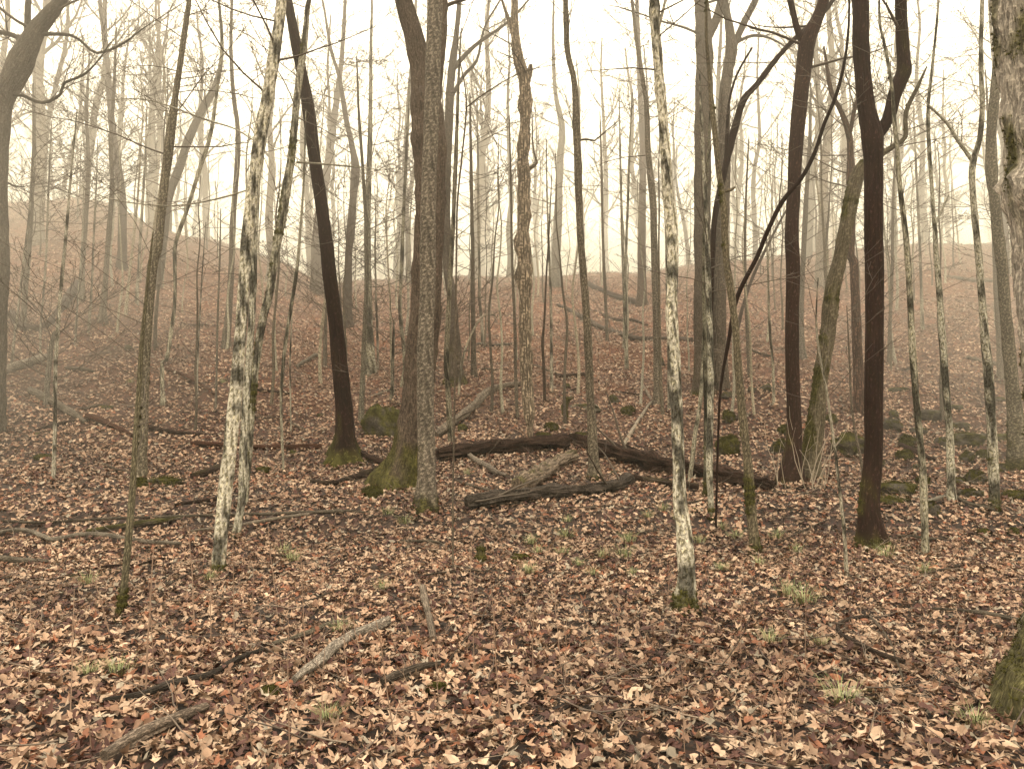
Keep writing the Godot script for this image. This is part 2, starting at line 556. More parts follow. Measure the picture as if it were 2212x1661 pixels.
# a boulder, half sunk, moss where the noise and the sky allow it
func rock(label: String, px: float, py: float, w: float, h: float, o := {}) -> void:
	var g := hit(px, py + h * 0.45)
	var s := reach(g)
	var R := Vector3(w * 0.56 * s, h * 0.66 * s, w * 0.45 * s * o.get("deep", 1.0))
	R.y = maxf(R.y, R.x * 0.25)
	var at := g + Vector3(0, R.y * 0.4, -R.z * 0.6)
	at.y = maxf(at.y, ground(at.x, at.z) + R.y * 0.1)
	var a := Acc.new()
	var nu := 26 if w > 30 else 18
	var nv := 15 if w > 30 else 11
	mossy_spots.clear()
	var sd := px * 0.37 + py * 0.11
	var flat: float = o.get("flat", 0.0)
	for v in nv + 1:
		for u in nu + 1:
			var th := PI * v / nv
			var an := TAU * (u % nu) / nu
			var dir := Vector3(sin(th) * cos(an), cos(th), sin(th) * sin(an))
			var s2 := 1.0 + 0.3 * nz.get_noise_3d(dir.x * 0.9 + sd, dir.y * 0.9, dir.z * 0.9) + 0.22 * nf.get_noise_3d(dir.x * 1.6 + sd, dir.y * 1.6, dir.z * 1.6) + 0.07 * nf.get_noise_3d(dir.x * 5.0 + sd, dir.y * 5.0, dir.z * 5.0)
			# planes knocked off the sides, as broken rock has them
			for c in 5:
				var pn := Vector3(sin(sd + c * 2.4), 0.35 * cos(sd * 2.0 + c), cos(sd + c * 2.4)).normalized()
				var far := 0.78 + 0.14 * sin(sd * 3.0 + c * 1.7)
				var dt := dir.dot(pn)
				if dt > 0.05: s2 = minf(s2, far / dt)
			if dir.y > 0.05 and flat > 0.0: s2 = minf(s2, flat / dir.y)
			a.v.append(dir * s2 * R)
			a.uv.append(Vector2(float(u) / nu, float(v) / nv))
			var g2 := nz.get_noise_3d(dir.x * 1.7 + sd, dir.y * 1.7, dir.z * 1.7)
			var m: float = smoothstep(-0.05, 0.25, dir.y * 0.5 + g2 * 1.1 + 0.35 * nf.get_noise_3d(dir.x * 4.0, dir.y * 4.0 + sd, dir.z * 4.0) + o.get("moss", 0.2) - 0.35)
			var col: Color = o.get("tint", Color(0.12, 0.105, 0.088)).lerp(o.get("green", Color(0.085, 0.08, 0.022)) * (1.0 + 0.8 * nf.get_noise_3d(dir.x * 8.0 + sd, dir.y * 8.0, dir.z * 8.0)), m)
			if m > 0.6 and v > 0 and u < nu: mossy_spots.append([dir * s2 * R, dir, R.x * TAU / nu])
			col.a = 1.0
			a.c.append(col)
			a.n.append(dir)
	var wd := nu + 1
	for v in nv + 1:
		for u in wd:
			var k := v * wd + u
			var ax := a.v[v * wd + (u + 1 if u < nu else 1)] - a.v[v * wd + (u - 1 if u > 0 else nu - 1)]
			var ay := a.v[mini(v + 1, nv) * wd + u] - a.v[maxi(v - 1, 0) * wd + u]
			var nn := ax.cross(ay)
			if nn.dot(a.n[k]) < 0: nn = -nn
			if nn.length_squared() > 1e-12: a.n[k] = nn.normalized()
	for v in nv:
		for u in nu:
			var q := v * wd + u
			a.i.append_array([q, q + wd, q + 1, q + 1, q + wd, q + wd + 1])
	var me := whole(o.get("name", "rock"), label, o.get("category", "rock"), a, bark["rock"], at, o.get("group", ""))
	if at.distance_to(EYE) < 20.0 and w > 24: fuzz(me, 8)
	mossy_spots.clear()

# short moss shoots standing on the mossy places just noted
func fuzz(parent: Node3D, each: int) -> void:
	if mossy_spots.size() < 4: return
	if moss_tuft == null:
		var t := Acc.new()
		for k in 7:
			var an := TAU * k / 7.0
			var out := Vector3(cos(an), 0, sin(an))
			var ac := Vector3(-out.z, 0, out.x) * 0.17
			for q in [-ac, ac, out * 0.75 + Vector3(0, 1.0 - 0.3 * (k % 3), 0)]:
				t.v.append(q)
				t.n.append((Vector3.UP + out * 0.5).normalized())
				t.uv.append(Vector2.ZERO)
				t.c.append(Color.WHITE)
			t.i.append_array([k * 3, k * 3 + 2, k * 3 + 1])
		moss_tuft = t.mesh()
		moss_mat = StandardMaterial3D.new()
		moss_mat.vertex_color_use_as_albedo = true
		moss_mat.roughness = 0.9
		moss_mat.metallic_specular = 0.1
	var mm := MultiMesh.new()
	mm.transform_format = MultiMesh.TRANSFORM_3D
	mm.use_colors = true
	mm.mesh = moss_tuft
	each = mini(each, int(9000.0 / mossy_spots.size()) + 1)
	mm.instance_count = mossy_spots.size() * each
	var i := 0
	for sp in mossy_spots:
		for k in each:
			var nrm: Vector3 = sp[1]
			var reach_: float = sp[2]
			var off := Vector3(rng.randf_range(-1, 1), rng.randf_range(-1, 1), rng.randf_range(-1, 1)) * reach_ * 0.9
			off -= nrm * nrm.dot(off)
			var up := (nrm + Vector3(0, 0.35, 0) + off.normalized() * 0.3).normalized()
			var sd := up.cross(Vector3(rng.randf_range(-1, 1), 0.3, rng.randf_range(-1, 1))).normalized()
			var sz := rng.randf_range(0.010, 0.024)
			mm.set_instance_transform(i, Transform3D(Basis(sd, up, sd.cross(up)) * sz, sp[0] + off - nrm * 0.004))
			mm.set_instance_color(i, Color(0.045, 0.044, 0.012).lerp(Color(0.125, 0.112, 0.035), rng.randf() * rng.randf()))
			i += 1
	var mi := MultiMeshInstance3D.new()
	mi.name = "moss"
	mi.multimesh = mm
	mi.material_override = moss_mat
	mi.set_meta("kind", "stuff")
	parent.add_child(mi, true)
	mossy_spots.clear()

# ---------------------------------------------------------------- the scene
const PALE := Color(0.66, 0.615, 0.53)
const GREY := Color(0.20, 0.17, 0.137)
const DARK := Color(0.040, 0.021, 0.016)
const BROWN := Color(0.11, 0.073, 0.054)
const OLIVE := Color(0.22, 0.185, 0.13)
const WET := Color(0.075, 0.045, 0.035)
const DRIFT := Color(0.27, 0.225, 0.18)
const RUST := Color(0.13, 0.06, 0.04)

func _ready() -> void:
	# camera
	var cam := Camera3D.new()
	cam.name = "camera"
	cam.position = EYE
	cam.rotation_degrees = Vector3(PITCH, 0, 0)
	cam.fov = rad_to_deg(2.0 * atan(MID.y / LENS))
	cam.far = 600.0
	add_child(cam)
	look = Basis.from_euler(Vector3(deg_to_rad(PITCH), 0, 0))
	# sky, air, exposure
	var sm := ProceduralSkyMaterial.new()
	sm.sky_top_color = Color(1.0, 0.95, 0.86)
	sm.sky_horizon_color = Color(0.62, 0.584, 0.465)
	sm.sky_curve = 0.5
	sm.sky_energy_multiplier = 1.0
	sm.ground_bottom_color = Color(0.25, 0.2, 0.16)
	sm.ground_horizon_color = Color(0.55, 0.52, 0.44)
	sm.sun_angle_max = 1.0
	var env := Environment.new()
	env.background_mode = Environment.BG_SKY
	env.sky = Sky.new()
	env.sky.sky_material = sm
	env.background_energy_multiplier = 1.5
	env.tonemap_mode = Environment.TONE_MAPPER_LINEAR
	env.tonemap_exposure = 3.9
	env.sdfgi_enabled = true
	env.ssao_enabled = true
	env.ssil_enabled = true
	env.fog_enabled = true
	env.fog_mode = Environment.FOG_MODE_EXPONENTIAL
	env.fog_density = 0.0012
	env.fog_light_color = Color(1.0, 0.96, 0.89)
	env.volumetric_fog_enabled = true
	env.volumetric_fog_density = 0.0
	var we := WorldEnvironment.new()
	we.name = "world"
	we.environment = env
	add_child(we)
	var sun := DirectionalLight3D.new()
	sun.name = "sun"
	sun.light_color = Color(1.0, 0.95, 0.85)
	sun.light_energy = 0.3
	sun.light_angular_distance = 40.0
	sun.shadow_enabled = true
	sun.rotation_degrees = Vector3(-62, 35, 0)
	add_child(sun)
	rng.seed = 11
	nz.seed = 5
	nz.frequency = 1.0
	nz.noise_type = FastNoiseLite.TYPE_SIMPLEX_SMOOTH
	nz.fractal_type = FastNoiseLite.FRACTAL_FBM
	nz.fractal_octaves = 2
	nf.seed = 8
	nf.frequency = 1.0
	nf.noise_type = FastNoiseLite.TYPE_SIMPLEX
	nf.fractal_type = FastNoiseLite.FRACTAL_NONE
	make_bark()
	# the low cloud that the wood stands in
	mist("low_cloud", Vector3(0, 11.75, -83), Vector3(320, 14.5, 154), 0.003)
	mist("low_cloud", Vector3(0, 14.2, -83.5), Vector3(321, 9.2, 153), 0.0095)
	mist("ridge_mist", Vector3(0, 6.0, -113), Vector3(330, 29, 110), 0.05)
	mist("slope_mist", Vector3(0, 7.0, -37.0), Vector3(319, 23.6, 41), 0.002)
	# thin veils of mist off to both sides
	for k in 6:
		for sd in [-1.0, 1.0]:
			mist("mist_bank", Vector3(sd * (13.5 - 0.3 * k), 3.0 + 0.4 * k, -13.0 - k), Vector3(6.0 + 1.5 * k, 7.0 + 1.5 * k, 12.0 + 2.0 * k), 0.0032, RenderingServer.FOG_VOLUME_SHAPE_ELLIPSOID)
	var gnd := lay_ground()
	marks = [["the mossy-footed leaning trunk", 748, 995], ["the huge twin trunk", 890, 1060], ["the thick lichen-blotched birch", 1480, 1320], ["the knobbly dead trunk", 1145, 930], ["the dark forked tree", 1885, 1180], ["the black shoot-ringed tree", 1712, 1045], ["the clumped pale birches", 490, 1220], ["the tall mottled left tree", 302, 1035], ["the mossy boulder", 823, 930], ["the broken dark log", 1330, 985], ["the massive mossy edge trunk", 2250, 1500], ["the propped white stick", 1375, 920], ["the hooked branch", 1870, 1400], ["the crusty grey limb", 740, 1410], ["the pale right birch", 2056, 1085], ["the tree before the log", 1285, 1032], ["the crooked left-edge tree", 10, 640], ["the long thin pole", 420, 1122], ["the black-footed tree", 1632, 1195], ["the grey slope log", 117, 872], ["the crest log", 1330, 640], ["the half-buried bottom log", 305, 1606], ["the pale upright limb", 922, 1335], ["the flat mossy slab", 1946, 1060]]
	hero_trees()
	middle_trees()
	far_trees()
	logs_and_sticks()
	rocks()
	grass()
	stems()
	lay_leaves(gnd)
	lay_twigs(gnd)

func mist(called: String, at: Vector3, size: Vector3, density: float, shape := RenderingServer.FOG_VOLUME_SHAPE_BOX) -> void:
	var m := FogMaterial.new()
	m.density = density
	m.albedo = Color(1.0, 0.975, 0.93)
	var f := FogVolume.new()
	f.name = numbered(called)
	f.shape = shape
	f.size = size
	f.material = m
	f.position = at
	f.set_meta("kind", "stuff")
	f.set_meta("label", "pale cream mist hanging between the trees")
	add_child(f, true)

func lay_ground() -> MeshInstance3D:
	var a := Acc.new()
	var ds := []
	var d := -40.0
	while d < 200.0:
		ds.append(d)
		d += 6.0 if d < -6.0 else 0.8 if d < 2.0 else 0.16 if d < 16.0 else 0.3 if d < 30.0 else 0.7 if d < 60.0 else 3.0 if d < 110.0 else 9.0
	var nx := 230
	for r in ds.size():
		for k in nx + 1:
			var u := (float(k) / nx) * 2.0 - 1.0
			var x: float = (0.55 * u + 0.45 * u * u * u) * (14.0 + 1.35 * absf(ds[r]))
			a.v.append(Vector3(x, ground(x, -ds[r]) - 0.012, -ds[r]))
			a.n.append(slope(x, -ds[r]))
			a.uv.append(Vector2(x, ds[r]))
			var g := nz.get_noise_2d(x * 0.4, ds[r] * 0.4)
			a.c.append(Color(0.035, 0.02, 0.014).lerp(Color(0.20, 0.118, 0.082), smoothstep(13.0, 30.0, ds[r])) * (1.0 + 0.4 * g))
	for r in ds.size() - 1:
		for k in nx:
			var q := r * (nx + 1) + k
			a.i.append_array([q, q + nx + 1, q + 1, q + 1, q + nx + 1, q + nx + 2])
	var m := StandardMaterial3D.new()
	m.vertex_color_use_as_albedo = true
	m.roughness = 0.9
	m.uv1_triplanar = true
	m.uv1_world_triplanar = true
	m.uv1_scale = Vector3(1.1, 1.1, 1.1)
	var n := NoiseTexture2D.new()
	n.width = 512
	n.height = 512
	n.seamless = true
	var f := FastNoiseLite.new()
	f.seed = 77
	f.noise_type = FastNoiseLite.TYPE_CELLULAR
	f.cellular_return_type = FastNoiseLite.RETURN_CELL_VALUE
	f.frequency = 0.06
	f.domain_warp_enabled = true
	f.domain_warp_amplitude = 14.0
	f.fractal_type = FastNoiseLite.FRACTAL_NONE
	n.noise = f
	var ramp := Gradient.new()
	ramp.offsets = PackedFloat32Array([0.0, 0.35, 0.7, 1.0])
	ramp.colors = PackedColorArray([Color(0.35, 0.25, 0.2), Color(0.6, 0.45, 0.36), Color(0.85, 0.7, 0.58), Color(1, 0.86, 0.72)])
	n.color_ramp = ramp
	m.albedo_texture = n
	var o := MeshInstance3D.new()
	o.name = "ground"
	o.mesh = a.mesh()
	o.material_override = m
	o.set_meta("kind", "structure")
	o.set_meta("label", "forest floor of brown fallen leaves rising to a ridge")
	add_child(o)
	return o

func hero_trees() -> void:
	tree("huge furrowed rear trunk of the twin pair, forking high, with a wide mossy foot", "furrow", Color(0.16, 0.12, 0.095), [868, 1054, 118, 874, 1025, 92, 882, 990, 76, 888, 950, 68, 903, 850, 68, 911, 740, 67, 920, 640, 65, 927, 520, 65, 929, 400, 65, 927, 300, 66, 921, 225, 65, 909, 150, 46, 901, 110, 44, 885, 50, 39, 870, -10, 36], {"flare": 0.4, "moss": 1.15, "moss_height": 0.55, "ridges": 0.10, "limbs": [[935, 215, 36, 946, 120, 32, 950, 40, 30, 955, -60, 27]], "limb_twigs": 4, "lean": 0.0, "burls": [[6.3, 0.12, 0.13, 3.1]]})
	tree("grey-brown mottled front trunk of the twin pair, straight, moss round its foot", "mottle", Color(0.23, 0.195, 0.16), [921, 1100, 46, 921, 1040, 39, 921, 985, 38, 919, 884, 37, 919, 750, 36, 923, 640, 34, 924, 537, 34, 926, 402, 33, 930, 302, 32, 933, 201, 33, 936, 100, 33, 938, -10, 33], {"flare": 0.5, "moss": 0.9, "moss_height": 0.22, "lump": 0.035, "lean": 0.0, "branches": 2, "from": 0.7})
	tree("dark leaning trunk with a flaring bright mossy foot, tilting left", "fleck", DARK, [748, 1000, 52, 745, 945, 39, 743, 884, 37, 733, 783, 34, 723, 683, 31, 710, 582, 30, 706, 537, 29, 693, 436, 27, 678, 335, 26, 666, 235, 28, 657, 184, 23, 640, 100, 23, 627, 33, 20, 618, -20, 19], {"flare": 1.1, "moss": 1.25, "moss_height": 0.32, "lump": 0.03, "branches": 1, "from": 0.8, "lean": 0.03})
	tree("thick lichen-blotched birch with knobs and a black mossy foot, nearest the middle", "lichen", PALE, [1477, 1322, 50, 1482, 1280, 41, 1484, 1240, 38, 1478, 1150, 33, 1469, 1085, 30, 1466, 985, 27, 1461, 850, 25, 1456, 750, 25, 1451, 666, 26, 1453, 582, 24, 1453, 537, 25, 1448, 453, 25, 1443, 419, 24, 1438, 335, 22, 1432, 252, 20, 1427, 190, 26, 1425, 175, 21, 1422, 134, 21, 1417, 67, 19, 1414, 17, 24, 1412, -20, 20], {"flare": 0.5, "moss": 1.1, "moss_height": 0.14, "lump": 0.06, "branches": 9, "from": 0.5, "reach": 1.1, "lean": 0.0, "limbs": [[1422, 60, 8, 1428, 40, 7, 1431, 28, 6]], "limb_twigs": 0})
	tree("tall straight dark tree that forks into two limbs above a buttressed foot", "fleck", Color(0.05, 0.027, 0.021), [1884, 1182, 58, 1880, 1130, 48, 1878, 1085, 42, 1887, 985, 38, 1888, 850, 38, 1890, 716, 38, 1890, 582, 38, 1888, 503, 38, 1888, 369, 39, 1885, 295, 46, 1874, 240, 36, 1865, 168, 33, 1860, 84, 34, 1858, -10, 34], {"flare": 0.5, "moss": 0.7, "moss_height": 0.3, "lump": 0.025, "lean": 0.0, "limbs": [[1893, 300, 24, 1919, 258, 25, 1935, 201, 27, 1954, 156, 31, 1955, 130, 27, 1952, 90, 27, 1950, 33, 26, 1948, -20, 25]], "limb_moss": 0.5, "limb_twigs": 8, "branches": 4, "from": 0.65})
	tree("black-brown tree ringed at its foot by thin pale shoots, forking near the top", "fleck", Color(0.0688, 0.0385, 0.0303), [1708, 1046, 52, 1713, 985, 36, 1716, 918, 31, 1712, 783, 29, 1712, 683, 29, 1714, 582, 29, 1711, 503, 29, 1716, 403, 28, 1721, 302, 30, 1731, 201, 32, 1739, 134, 34, 1746, 84, 35, 1766, 40, 26, 1782, -10, 24], {"flare": 0.5, "moss": 0.4, "lump": 0.03, "lean": 0.0, "limbs": [[1734, 95, 14, 1719, 55, 13, 1700, -10, 12]], "branches": 5, "from": 0.5})
	tree("mossy-sided trunk leaning right behind the black and dark trees", "furrow", OLIVE, [1748, 1038, 46, 1753, 980, 40, 1761, 918, 37, 1774, 817, 33, 1788, 716, 33, 1798, 632, 32, 1816, 555, 30, 1838, 436, 30, 1858, 369, 27, 1876, 350, 22, 1912, 328, 13, 1936, 312, 12, 1957, 295, 10, 1958, 242, 9, 1983, 188, 8, 2003, 144, 6], {"flare": 0.4, "moss": 0.4, "side_moss": 0.5, "ends": true, "tip": 0.5, "branches": 6, "from": 0.75, "reach": 1.4, "lean": -0.03})
	tree("tall mottled left tree with a crooked knee above a mossy stone", "mottle", Color(0.242, 0.209, 0.16), [302, 1036, 29, 303, 1000, 27, 304, 918, 27, 308, 860, 25, 312, 783, 22, 322, 649, 20, 330, 565, 19, 339, 537, 19, 352, 419, 18, 362, 335, 20, 372, 252, 17, 377, 215, 13, 381, 184, 13, 389, 134, 12, 403, 34, 11, 408, -10, 10], {"flare": 0.2, "moss": 0.3, "branches": 9, "from": 0.4, "reach": 2.4, "lean": 0.0})
	tree("slender mottled tree with a mossy bent foot in front of the tall left tree", "mottle", Color(0.22, 0.193, 0.132), [258, 1338, 17, 264, 1290, 17, 270, 1240, 15, 278, 1150, 14, 286, 1050, 13, 291, 960, 12, 298, 860, 11, 304, 760, 10, 313, 660, 8, 322, 570, 6, 330, 500, 4], {"ends": true, "tip": 0.5, "flare": 0.3, "moss": 1.1, "moss_height": 0.22, "branches": 7, "from": 0.45, "reach": 1.3, "lean": 0.0})
	tree("dark tree slanting right behind the tall mottled left tree", "furrow", Color(0.132, 0.105, 0.0825), [338, 622, 17, 348, 560, 16, 362, 436, 17, 386, 362, 19, 409, 295, 17, 440, 228, 17, 466, 181, 13, 479, 107, 8, 472, 0, 6], {"branches": 8, "from": 0.4, "reach": 3.0})
	tree("main pale birch of the clump, blotched with dark moss, leaning right", "lichen", PALE, [470, 1240, 30, 475, 1180, 28, 487, 1050, 29, 503, 900, 29, 516, 760, 27, 527, 600, 25, 537, 470, 24, 550, 369, 23, 563, 268, 25, 575, 218, 25, 589, 134, 25, 605, 33, 20, 612, -20, 18], {"flare": 0.3, "moss": 0.9, "moss_height": 0.1, "branches": 8, "from": 0.45, "reach": 1.8, "lean": 0.0, "limbs": [[538, 409, 4, 470, 426, 4, 386, 438, 3.5, 319, 436, 3, 235, 423, 2.5, 168, 399, 2, 100, 356, 1.5], [550, 305, 4, 503, 275, 4, 436, 252, 4, 352, 218, 3.5, 285, 201, 3, 201, 201, 2]], "limb_twigs": 10})
	tree("thin pale birch of the clump standing between its two larger neighbours", "lichen", Color(0.504, 0.475, 0.41), [509, 1158, 18, 516, 1120, 17, 523, 1060, 17, 527, 918, 17, 537, 783, 16, 545, 649, 15, 549, 520, 14, 556, 400, 12, 570, 300, 11, 590, 180, 10, 600, 80, 9, 606, 0, 8], {"flare": 0.2, "moss": 0.5, "moss_height": 0.08, "branches": 6, "from": 0.5, "reach": 1.5})
	tree("mottled birch of the clump that leans farthest right with dark rings", "lichen", Color(0.418, 0.389, 0.324), [527, 1100, 15, 536, 980, 16, 543, 884, 17, 553, 783, 17, 567, 693, 18, 582, 632, 18, 596, 537, 17, 606, 486, 17, 619, 402, 18, 629, 335, 17, 637, 252, 15, 646, 168, 14, 656, 100, 14, 664, 17, 12, 668, -20, 11], {"side_moss": 0.3, "lump": 0.09, "branches": 8, "from": 0.45, "reach": 1.8, "limbs": [[640, 350, 5, 690, 352, 4, 760, 356, 3, 820, 362, 2]], "limb_twigs": 5})
	tree("knobbly dead trunk with peeling pale wood and a broken stub near its fork", "peel", Color(0.403, 0.324, 0.259), [1145, 948, 12, 1145, 920, 14, 1143, 900, 24, 1139, 850, 27, 1137, 783, 25, 1135, 716, 27, 1134, 649, 25, 1133, 582, 29, 1130, 537, 27, 1131, 480, 26, 1132, 436, 25, 1132, 386, 24, 1130, 319, 23, 1135, 252, 24, 1134, 201, 26, 1130, 161, 25, 1117, 117, 21, 1112, 50, 15, 1111, -10, 14], {"name": "dead_tree", "lump": 0.13, "lean": 0.0, "burls": [[3.9, 0.25, 0.5, 3.0], [4.6, 0.22, 0.55, 3.4], [5.4, 0.3, 0.35, 0.2], [6.4, 0.2, 0.4, 2.6], [7.0, 0.3, 0.4, 0.3], [7.9, 0.22, 0.4, 3.1], [2.0, 0.25, 0.22, 0.0]], "limbs": [[1138, 175, 17, 1144, 155, 14, 1147, 138, 9], [1133, 370, 12, 1144, 364, 10, 1153, 358, 8, 1160, 352, 5, 1154, 330, 3, 1150, 290, 2.5, 1149, 240, 2], [1118, 110, 12, 1107, 70, 9, 1099, 40, 8, 1085, -5, 6]], "limb_twigs": 2, "branches": 2, "from": 0.6, "reach": 1.2})
	tree("slender grey tree standing before the broken log, swelling at its foot", "mottle", Color(0.204, 0.171, 0.132), [1285, 1034, 33, 1283, 1000, 24, 1280, 951, 21, 1275, 850, 18, 1271, 750, 17, 1265, 649, 17, 1256, 537, 15, 1251, 436, 16, 1248, 335, 16, 1245, 268, 17, 1243, 201, 15, 1238, 161, 13, 1226, 110, 13, 1223, 34, 12, 1222, -10, 11], {"flare": 0.4, "moss": 0.5, "moss_height": 0.12, "branches": 8, "from": 0.55, "reach": 1.6, "lean": 0.0, "limbs": [[1250, 303, 5, 1268, 300, 5, 1285, 302, 4, 1310, 280, 3, 1340, 255, 2], [1246, 290, 4, 1238, 272, 4, 1236, 262, 3]], "limb_twigs": 4})
	tree("grey lichen-flecked tree uphill of the white stick", "mottle", Color(0.231, 0.198, 0.16), [1421, 874, 21, 1421, 840, 17, 1419, 750, 15, 1417, 649, 15, 1414, 565, 15, 1411, 436, 15, 1401, 335, 13, 1397, 235, 11, 1386, 151, 9, 1375, 84, 8, 1366, 5, 7], {"flare": 0.3, "branches": 8, "from": 0.4, "reach": 2.2})
	tree("big furrowed tree behind the stems, forking at the frame's top", "furrow", Color(0.16, 0.129, 0.102), [1520, 852, 44, 1519, 810, 37, 1518, 750, 36, 1518, 650, 35, 1518, 537, 35, 1518, 436, 35, 1518, 335, 35, 1520, 235, 36, 1522, 134, 35, 1520, 60, 36, 1514, -10, 30], {"flare": 0.35, "moss": 0.6, "ridges": 0.06, "lean": 0.0, "limbs": [[1530, 80, 20, 1548, 40, 18, 1562, -10, 16]], "branches": 5, "from": 0.6, "reach": 2.4})
	tree("furrowed hazy tree with a spreading fork right of the big furrowed tree", "furrow", Color(0.171, 0.138, 0.11), [1556, 842, 38, 1553, 760, 33, 1552, 680, 32, 1555, 600, 31, 1560, 500, 27, 1565, 400, 26, 1565, 268, 25, 1566, 201, 24, 1577, 134, 23, 1581, 100, 24, 1573, 40, 16, 1564, -20, 14], {"flare": 0.35, "ridges": 0.05, "limbs": [[1585, 100, 15, 1610, 44, 15, 1640, -15, 13], [1590, 92, 9, 1625, 75, 7, 1665, 78, 5, 1700, 95, 3]], "branches": 3, "from": 0.6, "reach": 3.0})
	tree("narrow pale birch stem with a black stockinged foot beside the thick birch", "lichen", Color(0.49, 0.461, 0.396), [1537, 1120, 14, 1537, 1102, 13, 1534, 1040, 14, 1533, 985, 15, 1535, 884, 15, 1536, 783, 14, 1533, 683, 13, 1530, 582, 12, 1528, 500, 10, 1524, 420, 9, 1519, 330, 8, 1515, 240, 7, 1512, 160, 5], {"moss": 0.9, "moss_height": 0.12, "ends": true, "branches": 7, "from": 0.45, "reach": 1.5})
	tree("thinner mossy-based stem just left of the narrow black-footed birch stem", "lichen", Color(0.253, 0.237, 0.187), [1524, 1080, 13, 1526, 1020, 11, 1526, 884, 10, 1523, 750, 9, 1521, 582, 8, 1524, 450, 7, 1530, 340, 6, 1534, 240, 5], {"moss": 1.0, "moss_height": 0.3, "ends": true, "branches": 5, "from": 0.5, "reach": 1.3})
	tree("short pale stem leaning right against the foot of the birch stems", "lichen", Color(0.432, 0.403, 0.331), [1490, 1042, 10, 1497, 985, 10, 1503, 930, 9, 1512, 880, 9, 1518, 800, 8, 1522, 700, 7, 1526, 600, 6], {"ends": true, "branches": 2, "from": 0.6, "reach": 0.8})
	tree("slim olive tree with a black foot and a crooked knobby top", "mottle", OLIVE, [1632, 1196, 27, 1630, 1165, 22, 1621, 1085, 22, 1617, 1018, 20, 1607, 918, 18, 1597, 817, 16, 1590, 716, 15, 1580, 632, 17, 1570, 565, 15, 1567, 510, 15, 1563, 436, 14, 1553, 369, 13, 1548, 319, 12, 1541, 252, 11, 1536, 201, 9, 1530, 130, 8, 1526, 50, 7], {"flare": 0.25, "moss": 1.0, "moss_height": 0.14, "side_moss": 0.15, "lump": 0.08, "branches": 9, "from": 0.45, "reach": 1.5, "lean": 0.0, "limbs": [[1561, 414, 9, 1570, 412, 8, 1580, 410, 7, 1588, 404, 5]], "limb_twigs": 0})
	tree("thin dark stem slanting right across the black tree", "fleck", DARK, [1545, 1056, 5, 1552, 940, 5, 1558, 834, 6, 1574, 740, 9, 1593, 642, 10, 1636, 555, 10, 1657, 503, 10, 1690, 436, 10, 1731, 386, 9, 1761, 329, 9, 1781, 268, 8, 1805, 211, 8, 1825, 134, 7, 1835, 33, 5], {"depth": 11.0, "branches": 10, "from": 0.35, "reach": 1.5, "lean": 0.0, "lump": 0.04})
	tree("dark stem arching up to the right in front of the furrowed trees", "fleck", DARK, [1530, 1000, 5, 1534, 760, 6, 1538, 650, 8, 1541, 520, 11, 1547, 453, 14, 1567, 362, 14, 1577, 319, 15, 1590, 268, 15, 1607, 215, 14, 1637, 181, 13, 1672, 134, 12, 1714, 87, 11, 1775, 30, 10, 1800, 0, 9], {"branches": 8, "from": 0.5, "reach": 1.8, "limbs": [[1567, 370, 8, 1570, 290, 7, 1574, 225, 6, 1590, 165, 5, 1622, 108, 4]], "limb_twigs": 4})
	tree("red-brown stripped tree with a crooked fork right of the leaning mossy trunk", "peel", Color(0.149, 0.0853, 0.066), [1856, 832, 27, 1855, 817, 22, 1850, 683, 19, 1845, 565, 19, 1838, 553, 18, 1842, 436, 15, 1840, 395, 20, 1838, 335, 14, 1835, 290, 14, 1820, 245, 10, 1797, 200, 9, 1790, 160, 8, 1780, 100, 6], {"ends": true, "limbs": [[1838, 285, 9, 1845, 240, 9, 1855, 200, 8, 1850, 140, 6]], "branches": 6, "from": 0.6, "reach": 2.0, "depth": 19.0})
	tree("thin pale birch curving up right of the dark forked tree", "lichen", Color(0.418, 0.389, 0.317), [2000, 1200, 18, 1999, 1150, 15, 1994, 1018, 15, 1982, 884, 14, 1972, 750, 14, 1967, 649, 13, 1962, 565, 12, 1957, 503, 11, 1945, 403, 10, 1939, 319, 9, 1932, 252, 8, 1929, 201, 7, 1919, 134, 7, 1909, 84, 6, 1900, 20, 5], {"moss": 0.4, "moss_height": 0.15, "branches": 10, "from": 0.35, "reach": 1.5, "lean": 0.0})
	tree("pale right birch with a bright stem and a dead spike halfway up", "lichen", Color(0.518, 0.49, 0.418), [2057, 1087, 20, 2056, 1060, 17, 2053, 951, 15, 2043, 817, 15, 2036, 716, 14, 2029, 616, 13, 2023, 548, 10, 2021, 500, 9, 2017, 453, 8, 2013, 386, 8, 2009, 335, 8, 2006, 235, 7, 2016, 134, 6, 2027, 20, 5], {"flare": 0.3, "branches": 9, "from": 0.45, "reach": 1.6, "limbs": [[2019, 490, 6, 2024, 480, 6, 2032, 465, 5, 2045, 440, 4.5, 2056, 418, 3]], "limb_twigs": 0})
	tree("grey-white birch with a tall open fork near the right edge", "lichen", Color(0.475, 0.446, 0.382), [2150, 1100, 24, 2149, 1060, 22, 2144, 951, 20, 2137, 817, 20, 2128, 716, 17, 2120, 616, 15, 2115, 548, 14, 2110, 503, 13, 2102, 403, 13, 2103, 352, 14, 2117, 302, 11, 2123, 235, 10, 2120, 134, 9, 2123, 0, 8], {"moss": 0.5, "limbs": [[2103, 350, 9, 2085, 320, 8, 2073, 302, 7, 2050, 262, 6, 2009, 218, 4]], "limb_twigs": 6, "branches": 8, "from": 0.5, "reach": 2.0})
